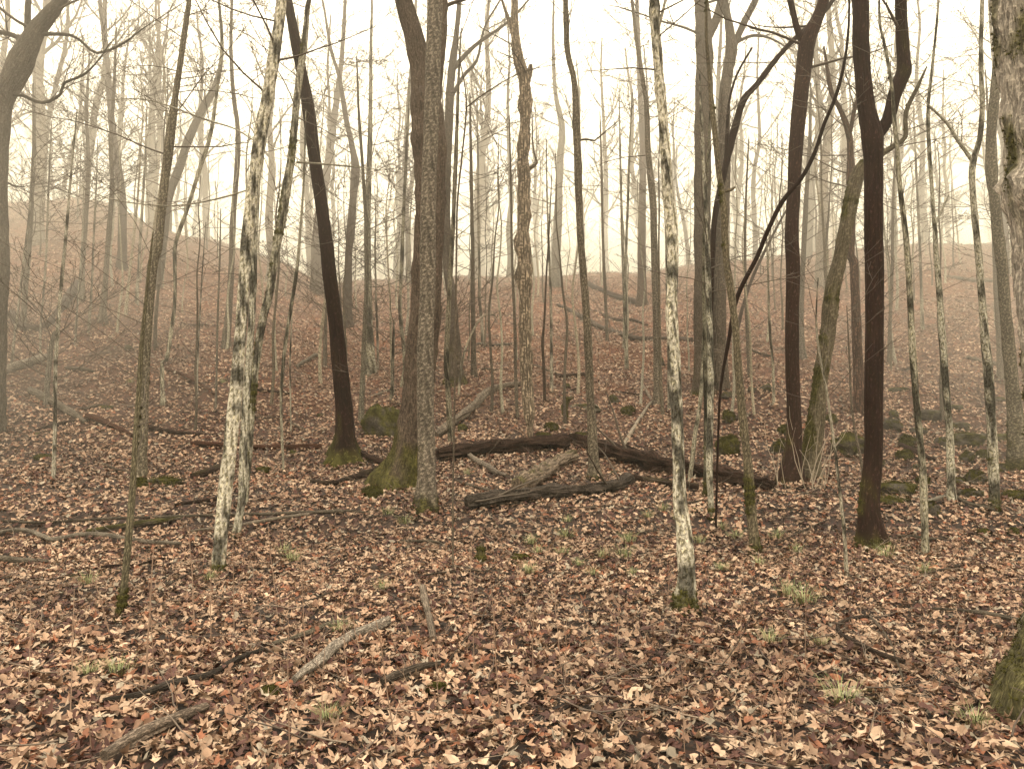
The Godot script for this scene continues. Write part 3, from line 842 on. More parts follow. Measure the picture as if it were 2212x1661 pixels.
	tree("stout grey tree with mossy roots just behind the massive edge trunk", "mottle", Color(0.22, 0.193, 0.149), [2196, 920, 40, 2192, 880, 30, 2187, 817, 25, 2174, 683, 24, 2167, 582, 23, 2157, 503, 24, 2150, 430, 22, 2143, 369, 23, 2143, 295, 21, 2150, 200, 18, 2158, 100, 16, 2162, 0, 14], {"flare": 0.4, "moss": 0.9, "branches": 4, "from": 0.6, "reach": 2.5, "depth": 15.0})
	tree("massive ridged trunk at the right edge with a bright mossy foot", "furrow", Color(0.66, 0.585, 0.51), [2350, 1560, 350, 2372, 1470, 315, 2392, 1350, 290, 2400, 1200, 280, 2395, 1000, 275, 2380, 800, 275, 2365, 600, 278, 2348, 400, 282, 2334, 200, 283, 2322, -20, 288], {"flare": 0.04, "moss": 1.3, "moss_height": 0.5, "side_moss": 0.42, "ridges": 0.12, "lump": 0.02, "sides": 76, "lean": 0.0, "burls": [[3.45, 0.14, 0.09, 3.14], [3.55, 0.1, 0.06, 2.7]]})
	tree("crooked grey tree at the left edge with twisting bare limbs", "furrow", Color(0.182, 0.157, 0.129), [-8, 650, 50, -8, 600, 46, -6, 500, 40, -4, 400, 34, -1, 300, 34, 5, 215, 42, 24, 170, 48, 45, 128, 48, 77, 67, 36, 105, 32, 30, 132, -5, 24], {"depth": 17.0, "lean": 0.0, "flare": 0.3, "moss": 0.3, "limbs": [[55, 95, 14, 57, 50, 13, 57, -10, 12], [46, 95, 12, 35, 80, 11, 15, 72, 10, -10, 68, 9], [75, 80, 9, 95, 73, 8, 150, 73, 7, 178, 92, 6, 203, 109, 6, 252, 90, 5, 295, 55, 3, 318, 38, 2], [18, 203, 8, 50, 208, 7, 95, 226, 7, 136, 210, 6, 145, 186, 6, 190, 170, 5, 225, 140, 3, 252, 104, 2], [16, 395, 5, 30, 402, 4, 52, 404, 2]], "limb_twigs": 9, "branches": 6, "from": 0.55, "reach": 2.4})
	tree("upright dark tree on the left slope with a curved hazy top", "fleck", Color(0.11, 0.0798, 0.066), [262, 580, 22, 263, 540, 19, 263, 436, 17, 252, 352, 15, 241, 268, 14, 235, 200, 13, 231, 134, 10, 215, 5, 8], {"flare": 0.3, "branches": 8, "from": 0.45, "reach": 3.0})
	tree("thick rear tree with a flared mossy foot right of the twin trunk", "furrow", Color(0.149, 0.118, 0.0935), [985, 826, 42, 984, 790, 30, 982, 716, 22, 975, 632, 20, 965, 565, 19, 963, 436, 20, 966, 335, 19, 972, 201, 18, 977, 140, 17, 985, 80, 12, 992, 5, 10], {"flare": 0.5, "moss": 0.8, "limbs": [[979, 150, 11, 1005, 120, 10, 1040, 90, 8, 1090, 58, 6, 1130, 20, 4], [975, 210, 8, 1000, 165, 8, 1030, 130, 6, 1046, 60, 5, 1080, 0, 4]], "limb_twigs": 8, "branches": 4, "from": 0.6, "reach": 2.8})
	tree("slim lichened tree hugging the right side of the twin trunk", "lichen", Color(0.242, 0.215, 0.171), [974, 962, 13, 971, 910, 12, 968, 850, 12, 964, 783, 11, 968, 690, 11, 972, 600, 10, 978, 500, 10, 982, 400, 9, 986, 300, 8, 990, 180, 6, 996, 60, 4], {"branches": 6, "from": 0.5, "reach": 1.8})
	tree("thin dark sapling with one long rising side limb right of the twin trunk", "mottle", Color(0.24, 0.195, 0.155), [979, 1115, 5, 978, 1090, 4, 980, 970, 4, 982, 850, 4, 984, 690, 4, 986, 537, 4, 988, 436, 4, 998, 335, 4, 1007, 240, 3.5, 1004, 184, 3, 994, 134, 2.6, 985, 60, 2], {"name": "sapling", "category": "sapling", "depth": 9.0, "branches": 9, "from": 0.3, "reach": 1.2, "limbs": [[1007, 232, 3.5, 1052, 201, 3, 1123, 164, 2, 1200, 150, 1.5]], "limb_twigs": 5})
	tree("pale lichen-pocked crooked stem beside the tall mottled left tree", "lichen", Color(0.432, 0.403, 0.331), [352, 876, 12, 350, 840, 9, 350, 783, 9, 359, 777, 9, 369, 716, 9, 377, 649, 8, 377, 565, 8, 379, 523, 8, 403, 453, 8, 429, 369, 9, 453, 295, 8, 465, 218, 7, 478, 100, 6, 473, 5, 5], {"flare": 0.3, "branches": 9, "from": 0.3, "reach": 2.2})

func middle_trees() -> void:
	var g := "slender trees on the misty slope"
	var rows := [
		["grey straight tree uphill of the clumped birches with a pale base", "mottle", GREY, [488, 752, 19, 489, 720, 17, 493, 683, 14, 500, 565, 13, 503, 470, 12, 513, 335, 11, 512, 268, 10, 503, 200, 9, 498, 90, 7, 500, 0, 6]],
		["grey tree with a small root flare on the left slope", "mottle", GREY, [220, 698, 20, 222, 660, 13, 225, 632, 12, 231, 548, 11, 236, 480, 10, 241, 400, 9, 238, 300, 8, 245, 200, 7, 250, 60, 6]],
		["broad hazy trunk on the skyline just behind the dark leaning trunk", "furrow", BROWN, [683, 631, 28, 683, 600, 23, 683, 565, 21, 683, 503, 18, 703, 386, 17, 716, 302, 15, 726, 220, 13, 738, 120, 10, 745, 10, 8]],
		["dark tree that forks into a wide vee between leaning and twin trunks", "fleck", Color(0.121, 0.0908, 0.0743), [750, 705, 26, 751, 670, 19, 752, 616, 17, 753, 548, 16, 757, 503, 18, 763, 419, 17, 768, 365, 18, 757, 302, 12, 746, 252, 11, 733, 168, 9, 715, 110, 7, 700, 20, 5]],
		["pale spotted tree with a mossy foot in front of a grey companion", "lichen", Color(0.396, 0.367, 0.302), [802, 806, 24, 800, 770, 20, 798, 716, 17, 795, 616, 16, 793, 503, 14, 798, 335, 11, 800, 235, 9, 801, 100, 7, 803, 0, 5]],
		["thin grey tree standing behind the mossy boulder", "mottle", Color(0.209, 0.187, 0.149), [780, 912, 14, 781, 870, 12, 783, 817, 11, 787, 716, 10, 792, 600, 9, 790, 480, 8, 783, 360, 7, 775, 250, 6, 770, 120, 4]],
		["faint grey trunk on the skyline left of the twin trunk", "mottle", GREY, [858, 584, 20, 860, 550, 18, 864, 503, 16, 874, 369, 13, 880, 250, 10, 890, 120, 8, 898, 10, 6]],
		["pale twisting stem left of the twin trunk", "lichen", Color(0.374, 0.346, 0.281), [866, 836, 8, 874, 800, 9, 872, 750, 9, 866, 700, 9, 864, 649, 8, 868, 560, 8, 872, 450, 7, 878, 320, 6, 884, 180, 4]],
		["short dead stub left of the twin trunk", "lichen", Color(0.253, 0.231, 0.193), [845, 866, 10, 847, 840, 8, 848, 783, 7, 850, 720, 6, 850, 690, 5]],
		["dark upright stem on the middle slope right of the arching sapling", "mottle", Color(0.154, 0.127, 0.099), [1024, 812, 16, 1023, 780, 12, 1022, 683, 10, 1021, 548, 8, 1019, 450, 8, 1017, 330, 7, 1015, 200, 5]],
		["pale stem with a bend behind the arching sapling", "lichen", Color(0.396, 0.36, 0.302), [1043, 744, 8, 1040, 690, 7, 1036, 650, 7, 1035, 560, 6, 1033, 450, 6, 1032, 320, 5, 1030, 200, 4]],
		["tall hazy tree with a high fork standing alone on the crest", "mottle", Color(0.198, 0.171, 0.138), [1200, 617, 24, 1200, 590, 20, 1204, 503, 19, 1208, 400, 16, 1211, 335, 15, 1214, 275, 14, 1200, 201, 9, 1195, 100, 7, 1196, 10, 5]],
		["straight hazy trunk with a dark base right of the lone crest tree", "furrow", BROWN, [1387, 658, 24, 1387, 620, 20, 1387, 565, 18, 1387, 503, 17, 1389, 335, 14, 1385, 235, 12, 1380, 120, 10, 1376, 0, 8]],
		["pale paired stem, left one, below the hazy crest", "lichen", Color(0.403, 0.374, 0.317), [1349, 752, 8, 1349, 650, 7, 1346, 560, 7, 1343, 450, 6, 1340, 330, 5, 1338, 210, 4]],
		["pale paired stem, right one, with a thicker foot", "lichen", Color(0.418, 0.389, 0.324), [1354, 796, 9, 1353, 740, 8, 1351, 650, 7, 1352, 560, 6, 1356, 450, 6, 1360, 330, 5, 1366, 200, 4]],
		["grey stem leaning slightly behind the white stick", "mottle", GREY, [1312, 738, 8, 1310, 690, 7, 1306, 600, 7, 1302, 500, 6, 1300, 380, 6, 1296, 240, 4]],
		["dark spindly tree forked at knee height right of the dead trunk", "fleck", Color(0.099, 0.0715, 0.055), [1177, 872, 7, 1175, 800, 7, 1172, 742, 7, 1176, 690, 5, 1180, 600, 4, 1186, 500, 3.5, 1192, 380, 3]],
		["pale pole-like sapling pair just right of the dead trunk", "lichen", Color(0.432, 0.396, 0.338), [1192, 846, 8, 1191, 760, 7, 1190, 650, 6, 1186, 540, 5, 1182, 430, 4, 1180, 300, 3]],
		["thin grey stem standing close left of the dead trunk", "mottle", GREY, [1118, 905, 8, 1114, 820, 7, 1112, 700, 7, 1106, 560, 6, 1104, 420, 5, 1100, 250, 4]],
		["grey tree with a root foot tucked right of the black tree", "mottle", Color(0.198, 0.171, 0.143), [1733, 772, 18, 1732, 740, 14, 1731, 683, 12, 1736, 560, 11, 1742, 430, 10, 1750, 300, 8, 1752, 180, 6]],
		["thin grey stem right of the dark forked tree on the slope", "mottle", GREY, [1922, 790, 12, 1922, 763, 9, 1924, 683, 8, 1928, 590, 7, 1930, 450, 6, 1936, 300, 5]],
		["pale sapling on the right slope with a dark foot", "lichen", Color(0.403, 0.374, 0.31), [1994, 712, 8, 1992, 650, 7, 1990, 580, 6, 1986, 480, 6, 1980, 360, 5, 1974, 230, 4]],
		["grey tree standing behind the pair of right-edge birches", "mottle", GREY, [2162, 822, 14, 2160, 760, 11, 2154, 650, 10, 2150, 560, 9, 2146, 440, 8, 2138, 300, 6, 2130, 150, 4]],
		["whitish sapling in the left haze with a long bare stem", "lichen", Color(0.475, 0.446, 0.389), [114, 1036, 9, 117, 950, 8, 118, 850, 8, 119, 783, 8, 125, 690, 8, 128, 649, 8, 134, 582, 7, 142, 500, 6, 152, 380, 5, 165, 240, 4]],
		["snapped grey stem beside the whitish sapling", "mottle", Color(0.242, 0.215, 0.182), [98, 876, 12, 101, 830, 11, 106, 780, 11, 111, 740, 10, 116, 715, 8]],
		["thin stem slanting right at the far left", "lichen", Color(0.418, 0.389, 0.338), [22, 800, 7, 30, 730, 6, 40, 650, 5, 50, 560, 5, 62, 460, 4, 75, 340, 3]],
		["thin straight stem second from the far left", "lichen", Color(0.396, 0.367, 0.317), [86, 776, 6, 87, 700, 5, 94, 620, 5, 100, 520, 5, 104, 400, 4, 110, 260, 3]],
		["grey tree behind the dark crooked log on the left", "mottle", GREY, [49, 704, 13, 51, 660, 11, 55, 600, 11, 60, 540, 10, 66, 440, 9, 72, 320, 8, 70, 180, 6]],
		["hazy grey tree left of the small-flared slope tree", "mottle", GREY, [174, 648, 15, 176, 600, 11, 178, 565, 10, 184, 470, 10, 190, 360, 8, 186, 240, 7, 192, 120, 5]],
		["pale stick-like sapling above the grey slope log", "lichen", Color(0.432, 0.403, 0.353), [161, 748, 5, 164, 690, 5, 170, 610, 4, 176, 520, 4, 180, 400, 3]],
		["thin sapling beside the small-flared slope tree", "lichen", Color(0.374, 0.346, 0.295), [190, 724, 6, 193, 680, 6, 197, 620, 5, 201, 520, 5, 206, 420, 4, 210, 300, 3]],
		["pale stem high on the left slope behind the mottled tree", "lichen", Color(0.389, 0.36, 0.302), [295, 658, 8, 296, 620, 7, 299, 570, 6, 305, 470, 6, 312, 360, 5, 316, 230, 4]],
		["slim sapling with tiny roots left of the clumped birches", "mottle", Color(0.231, 0.204, 0.171), [465, 888, 7, 466, 850, 5, 468, 750, 5, 470, 666, 4.5, 474, 560, 4, 476, 450, 3]],
		["hair-thin white sapling left of the clumped birches", "lichen", Color(0.475, 0.439, 0.389), [425, 852, 4, 427, 760, 3.5, 431, 683, 3.5, 436, 590, 3, 444, 480, 3]],
		["pale curving stem right of the clumped birches", "lichen", Color(0.418, 0.389, 0.324), [612, 1020, 5, 608, 930, 6, 607, 850, 7, 614, 760, 8, 624, 690, 8, 632, 640, 8, 640, 590, 7, 648, 500, 6, 656, 380, 5, 660, 240, 4]],
		["white thread-like stem right of the pale curving stem", "lichen", Color(0.475, 0.432, 0.374), [628, 936, 4, 627, 870, 3.5, 626, 780, 3.5, 630, 680, 3, 634, 580, 3]],
		["short grey trunk left of the dark leaning trunk's middle", "mottle", GREY, [701, 790, 11, 702, 740, 8, 703, 683, 7, 704, 600, 7, 706, 500, 6]],
		["thin pale stem behind the pale spotted tree", "lichen", Color(0.403, 0.36, 0.31), [816, 800, 5, 815, 730, 5, 812, 640, 4, 810, 540, 4, 812, 420, 3]],
		["dark hooked stem rising left of the black tree", "fleck", Color(0.0935, 0.066, 0.055), [1585, 760, 8, 1600, 683, 8, 1622, 610, 7, 1650, 548, 6, 1690, 470, 5, 1720, 420, 4]],
		["white slender stem right of the thick lichen-blotched birch", "lichen", Color(0.49, 0.454, 0.396), [1447, 890, 9, 1446, 830, 8, 1445, 740, 7, 1442, 640, 7, 1440, 540, 6, 1436, 420, 5]],
		["grey stem among the furrowed trees", "mottle", GREY, [1620, 812, 9, 1616, 740, 8, 1612, 650, 7, 1610, 540, 6, 1612, 430, 5, 1618, 300, 4]],
		["curving pale sapling on the right slope beyond the olive tree", "lichen", Color(0.418, 0.382, 0.317), [1672, 876, 7, 1671, 800, 6, 1666, 740, 6, 1662, 680, 5, 1660, 600, 5, 1656, 500, 4]],
		["crooked white-barked stem before the leaning mossy trunk", "lichen", Color(0.461, 0.418, 0.353), [1830, 1252, 9, 1827, 1190, 9, 1822, 1120, 8, 1812, 1040, 7, 1806, 980, 7, 1796, 910, 6, 1786, 840, 5, 1770, 760, 5, 1764, 690, 4, 1768, 600, 4]],
		["thin twisted stem right of the leaning mossy trunk's foot", "mottle", Color(0.248, 0.209, 0.171), [1868, 1060, 6, 1862, 1000, 6, 1848, 930, 5, 1840, 870, 5, 1836, 780, 4, 1830, 660, 4]],
		["pale sapling at the right edge before the stout grey tree", "lichen", Color(0.432, 0.403, 0.331), [2194, 996, 9, 2184, 930, 8, 2178, 870, 7, 2172, 780, 6, 2168, 680, 6, 2170, 540, 5]],
	]
	for r in rows:
		var slim: bool = r[3][2] < 10
		tree(r[0], r[1], r[2], r[3], {"name": "sapling" if slim else "tree", "category": "sapling" if slim else "tree", "branches": 5 if slim else 10, "from": 0.55 if slim else 0.38, "reach": 1.3 if slim else 2.8, "flare": 0.3, "deep": 2 if slim else 3})
	# the bent white sapling
	tree("white arching sapling bent over in a hoop right of the twin trunk", "lichen", Color(0.562, 0.504, 0.418), [991, 856, 6, 998, 783, 6, 1012, 736, 5, 1032, 696, 4.5, 1048, 680, 4, 1066, 680, 3, 1078, 690, 2.5], {"name": "sapling", "category": "sapling", "branches": 1, "from": 0.7, "reach": 0.7})

# hazy trees on and beyond the ridge and thin poles on the slope: a few built, the rest copies
func far_trees() -> void:
	var protos := []
	for k in 6:
		var root := Node3D.new()
		var hgt := rng.randf_range(15.0, 21.0)
		var r := rng.randf_range(0.16, 0.3)
		var line := []
		var x := 0.0
		var z := 0.0
		var lean := rng.randf_range(-0.09, 0.09)
		for j in 11:
			var t := j / 10.0
			x += rng.randf_range(-0.25, 0.25) + lean * hgt * 0.1
			z += rng.randf_range(-0.25, 0.25)
			line.append([Vector3(x, hgt * t - 0.4, z), r * (1.0 - 0.8 * t)])
		var res := smooth_line(line, 0.5)
		var a := Acc.new()
		stem(a, res, 10, [GREY, BROWN, Color(0.34, 0.29, 0.24)][k % 3], {"flare": 0.3, "lump": 0.08})
		root.set_meta("a", a)
		part("trunk", a, bark[["mottle", "furrow", "mottle"][k % 3]], root)
		var nb := 13
		for b in nb:
			var i := clampi(int(res.size() * lerpf(0.3, 0.97, (b + rng.randf()) / nb)), 1, res.size() - 2)
			var an := rng.randf() * TAU
			var c := Acc.new()
			grow(c, res[i][0], Vector3(cos(an), rng.randf_range(0.4, 1.6), sin(an)).normalized(), rng.randf_range(2.4, 5.2), maxf(res[i][1] * 0.45, 0.03), 0, 3, Color(0.10, 0.08, 0.065), 0.009, 0.04, 0.8)
			part("branch", c, bark["twig"], root)
		protos.append(root)
	var made := 0
	var places := []
	while made < 120:
		var d := sqrt(lerpf(34.0 * 34.0, 92.0 * 92.0, rng.randf()))
		var u := rng.randf_range(-0.8, 0.8)
		if d < 44.0 and rng.randf() < 0.6: continue
		if u > 0.0 and u < 0.2 and d < 62.0 and rng.randf() < 0.65: continue
		var p := Vector3(u * d, 0, -d)
		var close := false
		for q in places:
			if Vector2(q.x - p.x, q.z - p.z).length() < 2.2: close = true
		if close: continue
		places.append(p)
		p.y = ground(p.x, p.z)
		var o: Node3D = protos[made % 6].duplicate()
		o.name = numbered("hazy_tree")
		add_child(o, true)
		o.position = p
		o.rotation.y = rng.randf() * TAU
		o.scale = Vector3.ONE * rng.randf_range(0.75, 1.25)
		o.set_meta("label", "bare grey tree fading into the mist on the ridge")
		o.set_meta("category", "tree")
		o.set_meta("group", "bare trees fading into the mist on the ridge")
		o.remove_meta("a")
		made += 1
	for q in protos: q.free()
	# thin poles
	protos = []
	for k in 5:
		var root2 := Node3D.new()
		var hg := rng.randf_range(6.0, 10.0)
		var line2 := []
		var x2 := 0.0
		var z2 := 0.0
		var ln := rng.randf_range(-0.08, 0.08)
		for j in 9:
			x2 += rng.randf_range(-0.12, 0.12) + ln * hg * 0.12
			z2 += rng.randf_range(-0.12, 0.12)
			line2.append([Vector3(x2, hg * j / 8.0 - 0.2, z2), 0.05 * (1.0 - 0.8 * j / 8.0)])
		var res2 := smooth_line(line2, 0.3)
		var a2 := Acc.new()
		stem(a2, res2, 6, [Color(0.56, 0.52, 0.43), GREY, Color(0.52, 0.46, 0.37)][k % 3], {"flare": 0.4})
		part("trunk", a2, bark["lichen" if k % 2 == 0 else "mottle"], root2)
		for b in 5:
			var i := clampi(int(res2.size() * lerpf(0.25, 0.97, (b + rng.randf()) / 5.0)), 1, res2.size() - 2)
			var an := rng.randf() * TAU
			var c := Acc.new()
			grow(c, res2[i][0], Vector3(cos(an), rng.randf_range(0.15, 0.9), sin(an)).normalized(), rng.randf_range(1.0, 2.4), 0.014, 0, 2, Color(0.13, 0.105, 0.085), 0.0045, 0.03, 0.8)
			part("branch", c, bark["twig"], root2)
		protos.append(root2)
	for k in 100:
		var d2 := rng.randf_range(17.0, 46.0)
		var u2 := rng.randf_range(-0.68, 0.68)
		var p2 := Vector3(u2 * d2, 0, -d2)
		p2.y = ground(p2.x, p2.z)
		var o2: Node3D = protos[k % 5].duplicate()
		o2.name = numbered("slope_sapling")
		add_child(o2, true)
		o2.position = p2
		o2.rotation.y = rng.randf() * TAU
		o2.scale = Vector3.ONE * rng.randf_range(0.6, 1.15)
		var sp := to_px(p2)
		o2.set_meta("label", where("thin sapling pole", sp.x, sp.y) if d2 < 30.0 and sp.x > 0 and sp.x < 2212 else "thin pale sapling pole standing in the leaves on the slope")
		o2.set_meta("category", "sapling")
		o2.set_meta("group", "thin sapling poles scattered over the leafy slope")
	for q in protos: q.free()

func logs_and_sticks() -> void:
	var L := "fallen_log"
	var B := "fallen_branch"
	var S := "stick"
	lying(L, "dark rotten log, left half of the long broken trunk across the middle", "log", "wood", WET, [944, 986, 24, 1010, 978, 25, 1100, 968, 26, 1160, 962, 26, 1228, 958, 24], {"lump": 0.26, "ridges": 0.6, "lift": 1.1})
	lying(L, "dark split log, right half of the broken trunk, sloping down to the right", "log", "wood", WET, [1228, 955, 22, 1290, 968, 28, 1370, 992, 30, 1450, 1010, 32, 1520, 1024, 30, 1600, 1038, 28, 1668, 1056, 18], {"lump": 0.28, "ridges": 0.7, "lift": 1.0, "twigs": 3})
	lying(L, "short thick grey-brown log with a mossy upper end under the broken log", "log", "wood", Color(0.374, 0.288, 0.223), [1117, 1054, 34, 1146, 1038, 38, 1174, 1019, 36, 1205, 1001, 31, 1238, 984, 27], {"top_moss": 0.9, "moss_bias": -0.35, "lump": 0.16})
	lying(L, "wet black log with a raised elbow lying in front of the short thick log", "log", "wood", Color(0.11, 0.088, 0.0743), [1006, 1092, 22, 1050, 1084, 26, 1100, 1078, 27, 1164, 1070, 26, 1230, 1064, 24, 1290, 1060, 23, 1335, 1052, 22, 1362, 1036, 18], {"lump": 0.28, "ridges": 0.55, "twigs": 6})
	lying(L, "brown low log running right from the black log's elbow", "log", "wood", WET, [1368, 1036, 17, 1410, 1043, 16, 1456, 1050, 15, 1510, 1056, 13], {"top_moss": 0.4})
	lying(L, "grey leaning log that climbs right behind the twin trunk", "log", "mottle", Color(0.242, 0.198, 0.16), [940, 940, 18, 980, 910, 18, 1018, 880, 18, 1045, 852, 16, 1072, 836, 13, 1123, 828, 10], {"twigs": 2})
	lying(L, "low red-brown log left of the mossy-footed leaning trunk", "log", "wood", RUST, [403, 958, 9, 480, 962, 11, 550, 967, 11, 620, 967, 12, 694, 966, 12], {"lump": 0.2})
	lying(L, "grey slope log lying downhill in the left haze", "log", "wood", DRIFT, [62, 842, 14, 90, 856, 16, 117, 870, 16, 150, 890, 15, 183, 912, 9], {})
	lying(L, "crumbling red log below the grey slope log", "log", "wood", RUST, [186, 898, 12, 230, 914, 13, 258, 928, 12, 284, 942, 9], {"lump": 0.3})
	lying(L, "dark thin log right of the tall mottled left tree's foot", "log", "wood", WET, [318, 922, 10, 360, 932, 11, 410, 938, 10, 470, 942, 7], {"lump": 0.2})
	lying(L, "pale barkless log propped at the far left", "log", "wood", Color(0.446, 0.389, 0.324), [-20, 812, 15, 20, 798, 16, 50, 788, 16, 80, 779, 15, 105, 772, 12], {"lift": 1.3})
	lying(L, "dark crooked log with a raised left end on the left slope", "log", "wood", WET, [24, 672, 13, 32, 690, 15, 45, 702, 16, 67, 708, 15, 101, 700, 15, 128, 668, 16, 150, 636, 19, 166, 612, 20], {"lump": 0.2})
	lying(L, "dark mossy log rising behind the clumped birches' feet", "log", "wood", WET, [412, 1032, 12, 440, 1025, 15, 470, 1013, 15, 500, 996, 12], {"top_moss": 0.3})
	lying(B, "black branch in front of the clumped birches", "branch", "wood", WET, [376, 1097, 6, 420, 1090, 8, 470, 1082, 8, 510, 1062, 5], {"twigs": 2})
	lying(B, "long thin pole lying across the left from edge to middle", "branch", "wood", DRIFT, [-15, 1131, 5, 68, 1136, 5.5, 170, 1131, 5.5, 271, 1126, 6, 390, 1122, 6.5, 500, 1119, 7, 575, 1117, 7, 660, 1114, 8, 742, 1112, 10], {"lump": 0.06})
	lying(L, "mossy green log under the long thin pole", "log", "wood", DRIFT, [186, 1156, 10, 230, 1149, 12, 282, 1141, 13, 340, 1133, 12, 392, 1126, 8], {"top_moss": 1.0, "moss_bias": 0.3})
	lying(B, "sinuous grey branch at the left below the long thin pole", "branch", "wood", Color(0.403, 0.346, 0.288), [-15, 1160, 8, 30, 1152, 9, 61, 1154, 9, 90, 1166, 9, 112, 1174, 9, 150, 1166, 8, 190, 1161, 9, 230, 1164, 9, 271, 1170, 9, 322, 1178, 9, 390, 1182, 8], {"twigs": 2})
	lying(L, "dark log end at the left edge below the sinuous branch", "log", "wood", DRIFT, [-20, 1214, 13, 20, 1217, 14, 60, 1221, 13, 102, 1222, 7], {})
	lying(B, "pale peeled stick right of the clumped birches' feet", "branch", "wood", Color(0.533, 0.446, 0.36), [405, 1156, 5, 475, 1147, 6, 530, 1139, 7, 575, 1131, 7, 630, 1122, 6, 668, 1118, 5], {})
	lying(B, "thin pale limb with a dark mossy end on the near leaves", "branch", "wood", Color(0.446, 0.374, 0.295), [588, 1404, 12, 620, 1396, 8, 650, 1386, 9, 685, 1372, 10, 718, 1358, 9, 750, 1356, 6], {"top_moss": 0.3})
	lying(B, "crusty grey limb flaking with bark on the near leaves", "branch", "mottle", Color(0.403, 0.346, 0.295), [634, 1486, 18, 662, 1462, 21, 691, 1443, 22, 715, 1418, 22, 739, 1398, 21, 760, 1385, 19, 793, 1374, 19, 838, 1354, 16], {"lump": 0.16})
	lying(B, "pale upright limb sunk on end in the near leaves", "branch", "wood", Color(0.418, 0.338, 0.274), [912, 1280, 13, 918, 1310, 14, 926, 1345, 14, 932, 1372, 14, 936, 1395, 13], {})
	lying(B, "dark half-buried limb behind the near middle leaves", "branch", "wood", Color(0.187, 0.149, 0.121), [824, 1490, 14, 856, 1476, 16, 890, 1462, 15, 920, 1454, 12, 950, 1450, 9], {})
	lying(B, "black broken limb among the near left leaves", "branch", "wood", Color(0.121, 0.099, 0.0853), [220, 1532, 8, 262, 1525, 12, 305, 1518, 15, 340, 1506, 15, 373, 1494, 15, 415, 1484, 15, 455, 1474, 14, 480, 1458, 11, 503, 1443, 11, 540, 1428, 10, 566, 1420, 9], {"lump": 0.2})
	lying(L, "half-buried bottom log in the near left corner", "log", "mottle", Color(0.253, 0.198, 0.16), [222, 1656, 24, 262, 1632, 26, 305, 1606, 27, 340, 1590, 26, 366, 1579, 24, 410, 1560, 20, 445, 1546, 15], {})
	lying(B, "hooked branch looping on the right-hand leaves", "branch", "wood", Color(0.132, 0.0935, 0.0743), [1956, 1448, 10, 1922, 1438, 10, 1891, 1426, 10, 1862, 1410, 9, 1840, 1399, 9, 1820, 1388, 8, 1811, 1374, 8, 1817, 1362, 8, 1840, 1352, 8, 1866, 1347, 8, 1883, 1346, 6], {"lump": 0.06, "lift": 1.2})
	lying(S, "pale bent stick hanging from the hooked branch's tip", "stick", "wood", Color(0.396, 0.324, 0.259), [1880, 1346, 5, 1897, 1364, 5, 1910, 1382, 5, 1926, 1408, 5, 1936, 1436, 5, 1946, 1466, 4.5, 1953, 1492, 4], {"lump": 0.05, "lift": 1.6})
	lying(B, "grey fallen pole at the right edge near the massive trunk", "branch", "wood", DRIFT, [2018, 1327, 5, 2060, 1330, 8, 2112, 1335, 9, 2160, 1344, 9, 2225, 1358, 9], {})
	lying(S, "pale forked twig in the near bottom leaves", "stick", "wood", Color(0.504, 0.432, 0.36), [1298, 1568, 5, 1320, 1583, 6, 1341, 1599, 6, 1357, 1613, 7, 1366, 1630, 6, 1384, 1658, 5], {})
	lying(B, "propped white stick, barkless, standing on the middle slope", "branch", "wood", Color(0.619, 0.533, 0.432), [1344, 972, 7, 1352, 955, 8, 1364, 934, 8, 1380, 908, 7, 1394, 886, 7, 1407, 868, 6], {"lump": 0.05})
	lying(S, "short white prong leaning at the top of the propped white stick", "stick", "wood", Color(0.533, 0.446, 0.36), [1409, 868, 6, 1398, 846, 5, 1387, 828, 4], {})
	lying(L, "fallen tree lying down the crest with a bare crown of limbs", "log", "wood", Color(0.143, 0.11, 0.0908), [1204, 657, 8, 1235, 672, 9, 1265, 689, 10, 1290, 702, 11, 1315, 713, 12, 1350, 724, 12, 1382, 731, 12, 1433, 731, 12, 1495, 734, 12], {"twigs": 5})
	lying(L, "crest log lying dark on the skyline slope", "log", "wood", WET, [1262, 606, 9, 1290, 622, 11, 1332, 639, 12, 1360, 647, 12, 1386, 655, 10], {"twigs": 3})
	lying(B, "dark branch below the crest log", "branch", "wood", WET, [1285, 672, 6, 1330, 690, 7, 1365, 690, 7, 1400, 702, 5], {"twigs": 2})
	lying(B, "knotty grey branch lying between the twin trunk and short log", "branch", "mottle", Color(0.264, 0.22, 0.182), [1014, 988, 11, 1030, 999, 11, 1052, 1011, 11, 1070, 1024, 11, 1094, 1033, 9], {"lift": 1.2})
	lying(B, "forked pale branch beside the black log's left end", "branch", "wood", Color(0.275, 0.231, 0.187), [986, 1042, 6, 1010, 1052, 7, 1040, 1060, 6, 1070, 1068, 6], {"twigs": 3})
	lying(L, "dark curved root-like log at the left foot of the twin trunk", "log", "wood", WET, [672, 1043, 8, 700, 1048, 10, 723, 1047, 11, 750, 1038, 12, 783, 1028, 13, 815, 1014, 12], {"top_moss": 0.2})
	lying(L, "split dark log between the leaning trunk and the twin trunk", "log", "wood", WET, [775, 978, 14, 795, 988, 16, 815, 996, 15, 838, 1002, 11], {"lump": 0.25})
	lying(B, "short pale stick left of the boulder's top", "branch", "wood", Color(0.403, 0.338, 0.274), [793, 860, 4, 815, 852, 6, 840, 842, 5], {})
	lying(B, "grey log piece lying uphill of the leaning trunk", "branch", "wood", DRIFT, [640, 791, 6, 660, 778, 9, 683, 766, 9], {})
	lying(B, "dark branch lying right of the clumped birches on the slope", "branch", "wood", WET, [553, 842, 6, 580, 844, 7, 605, 848, 7, 628, 850, 4], {"twigs": 1})
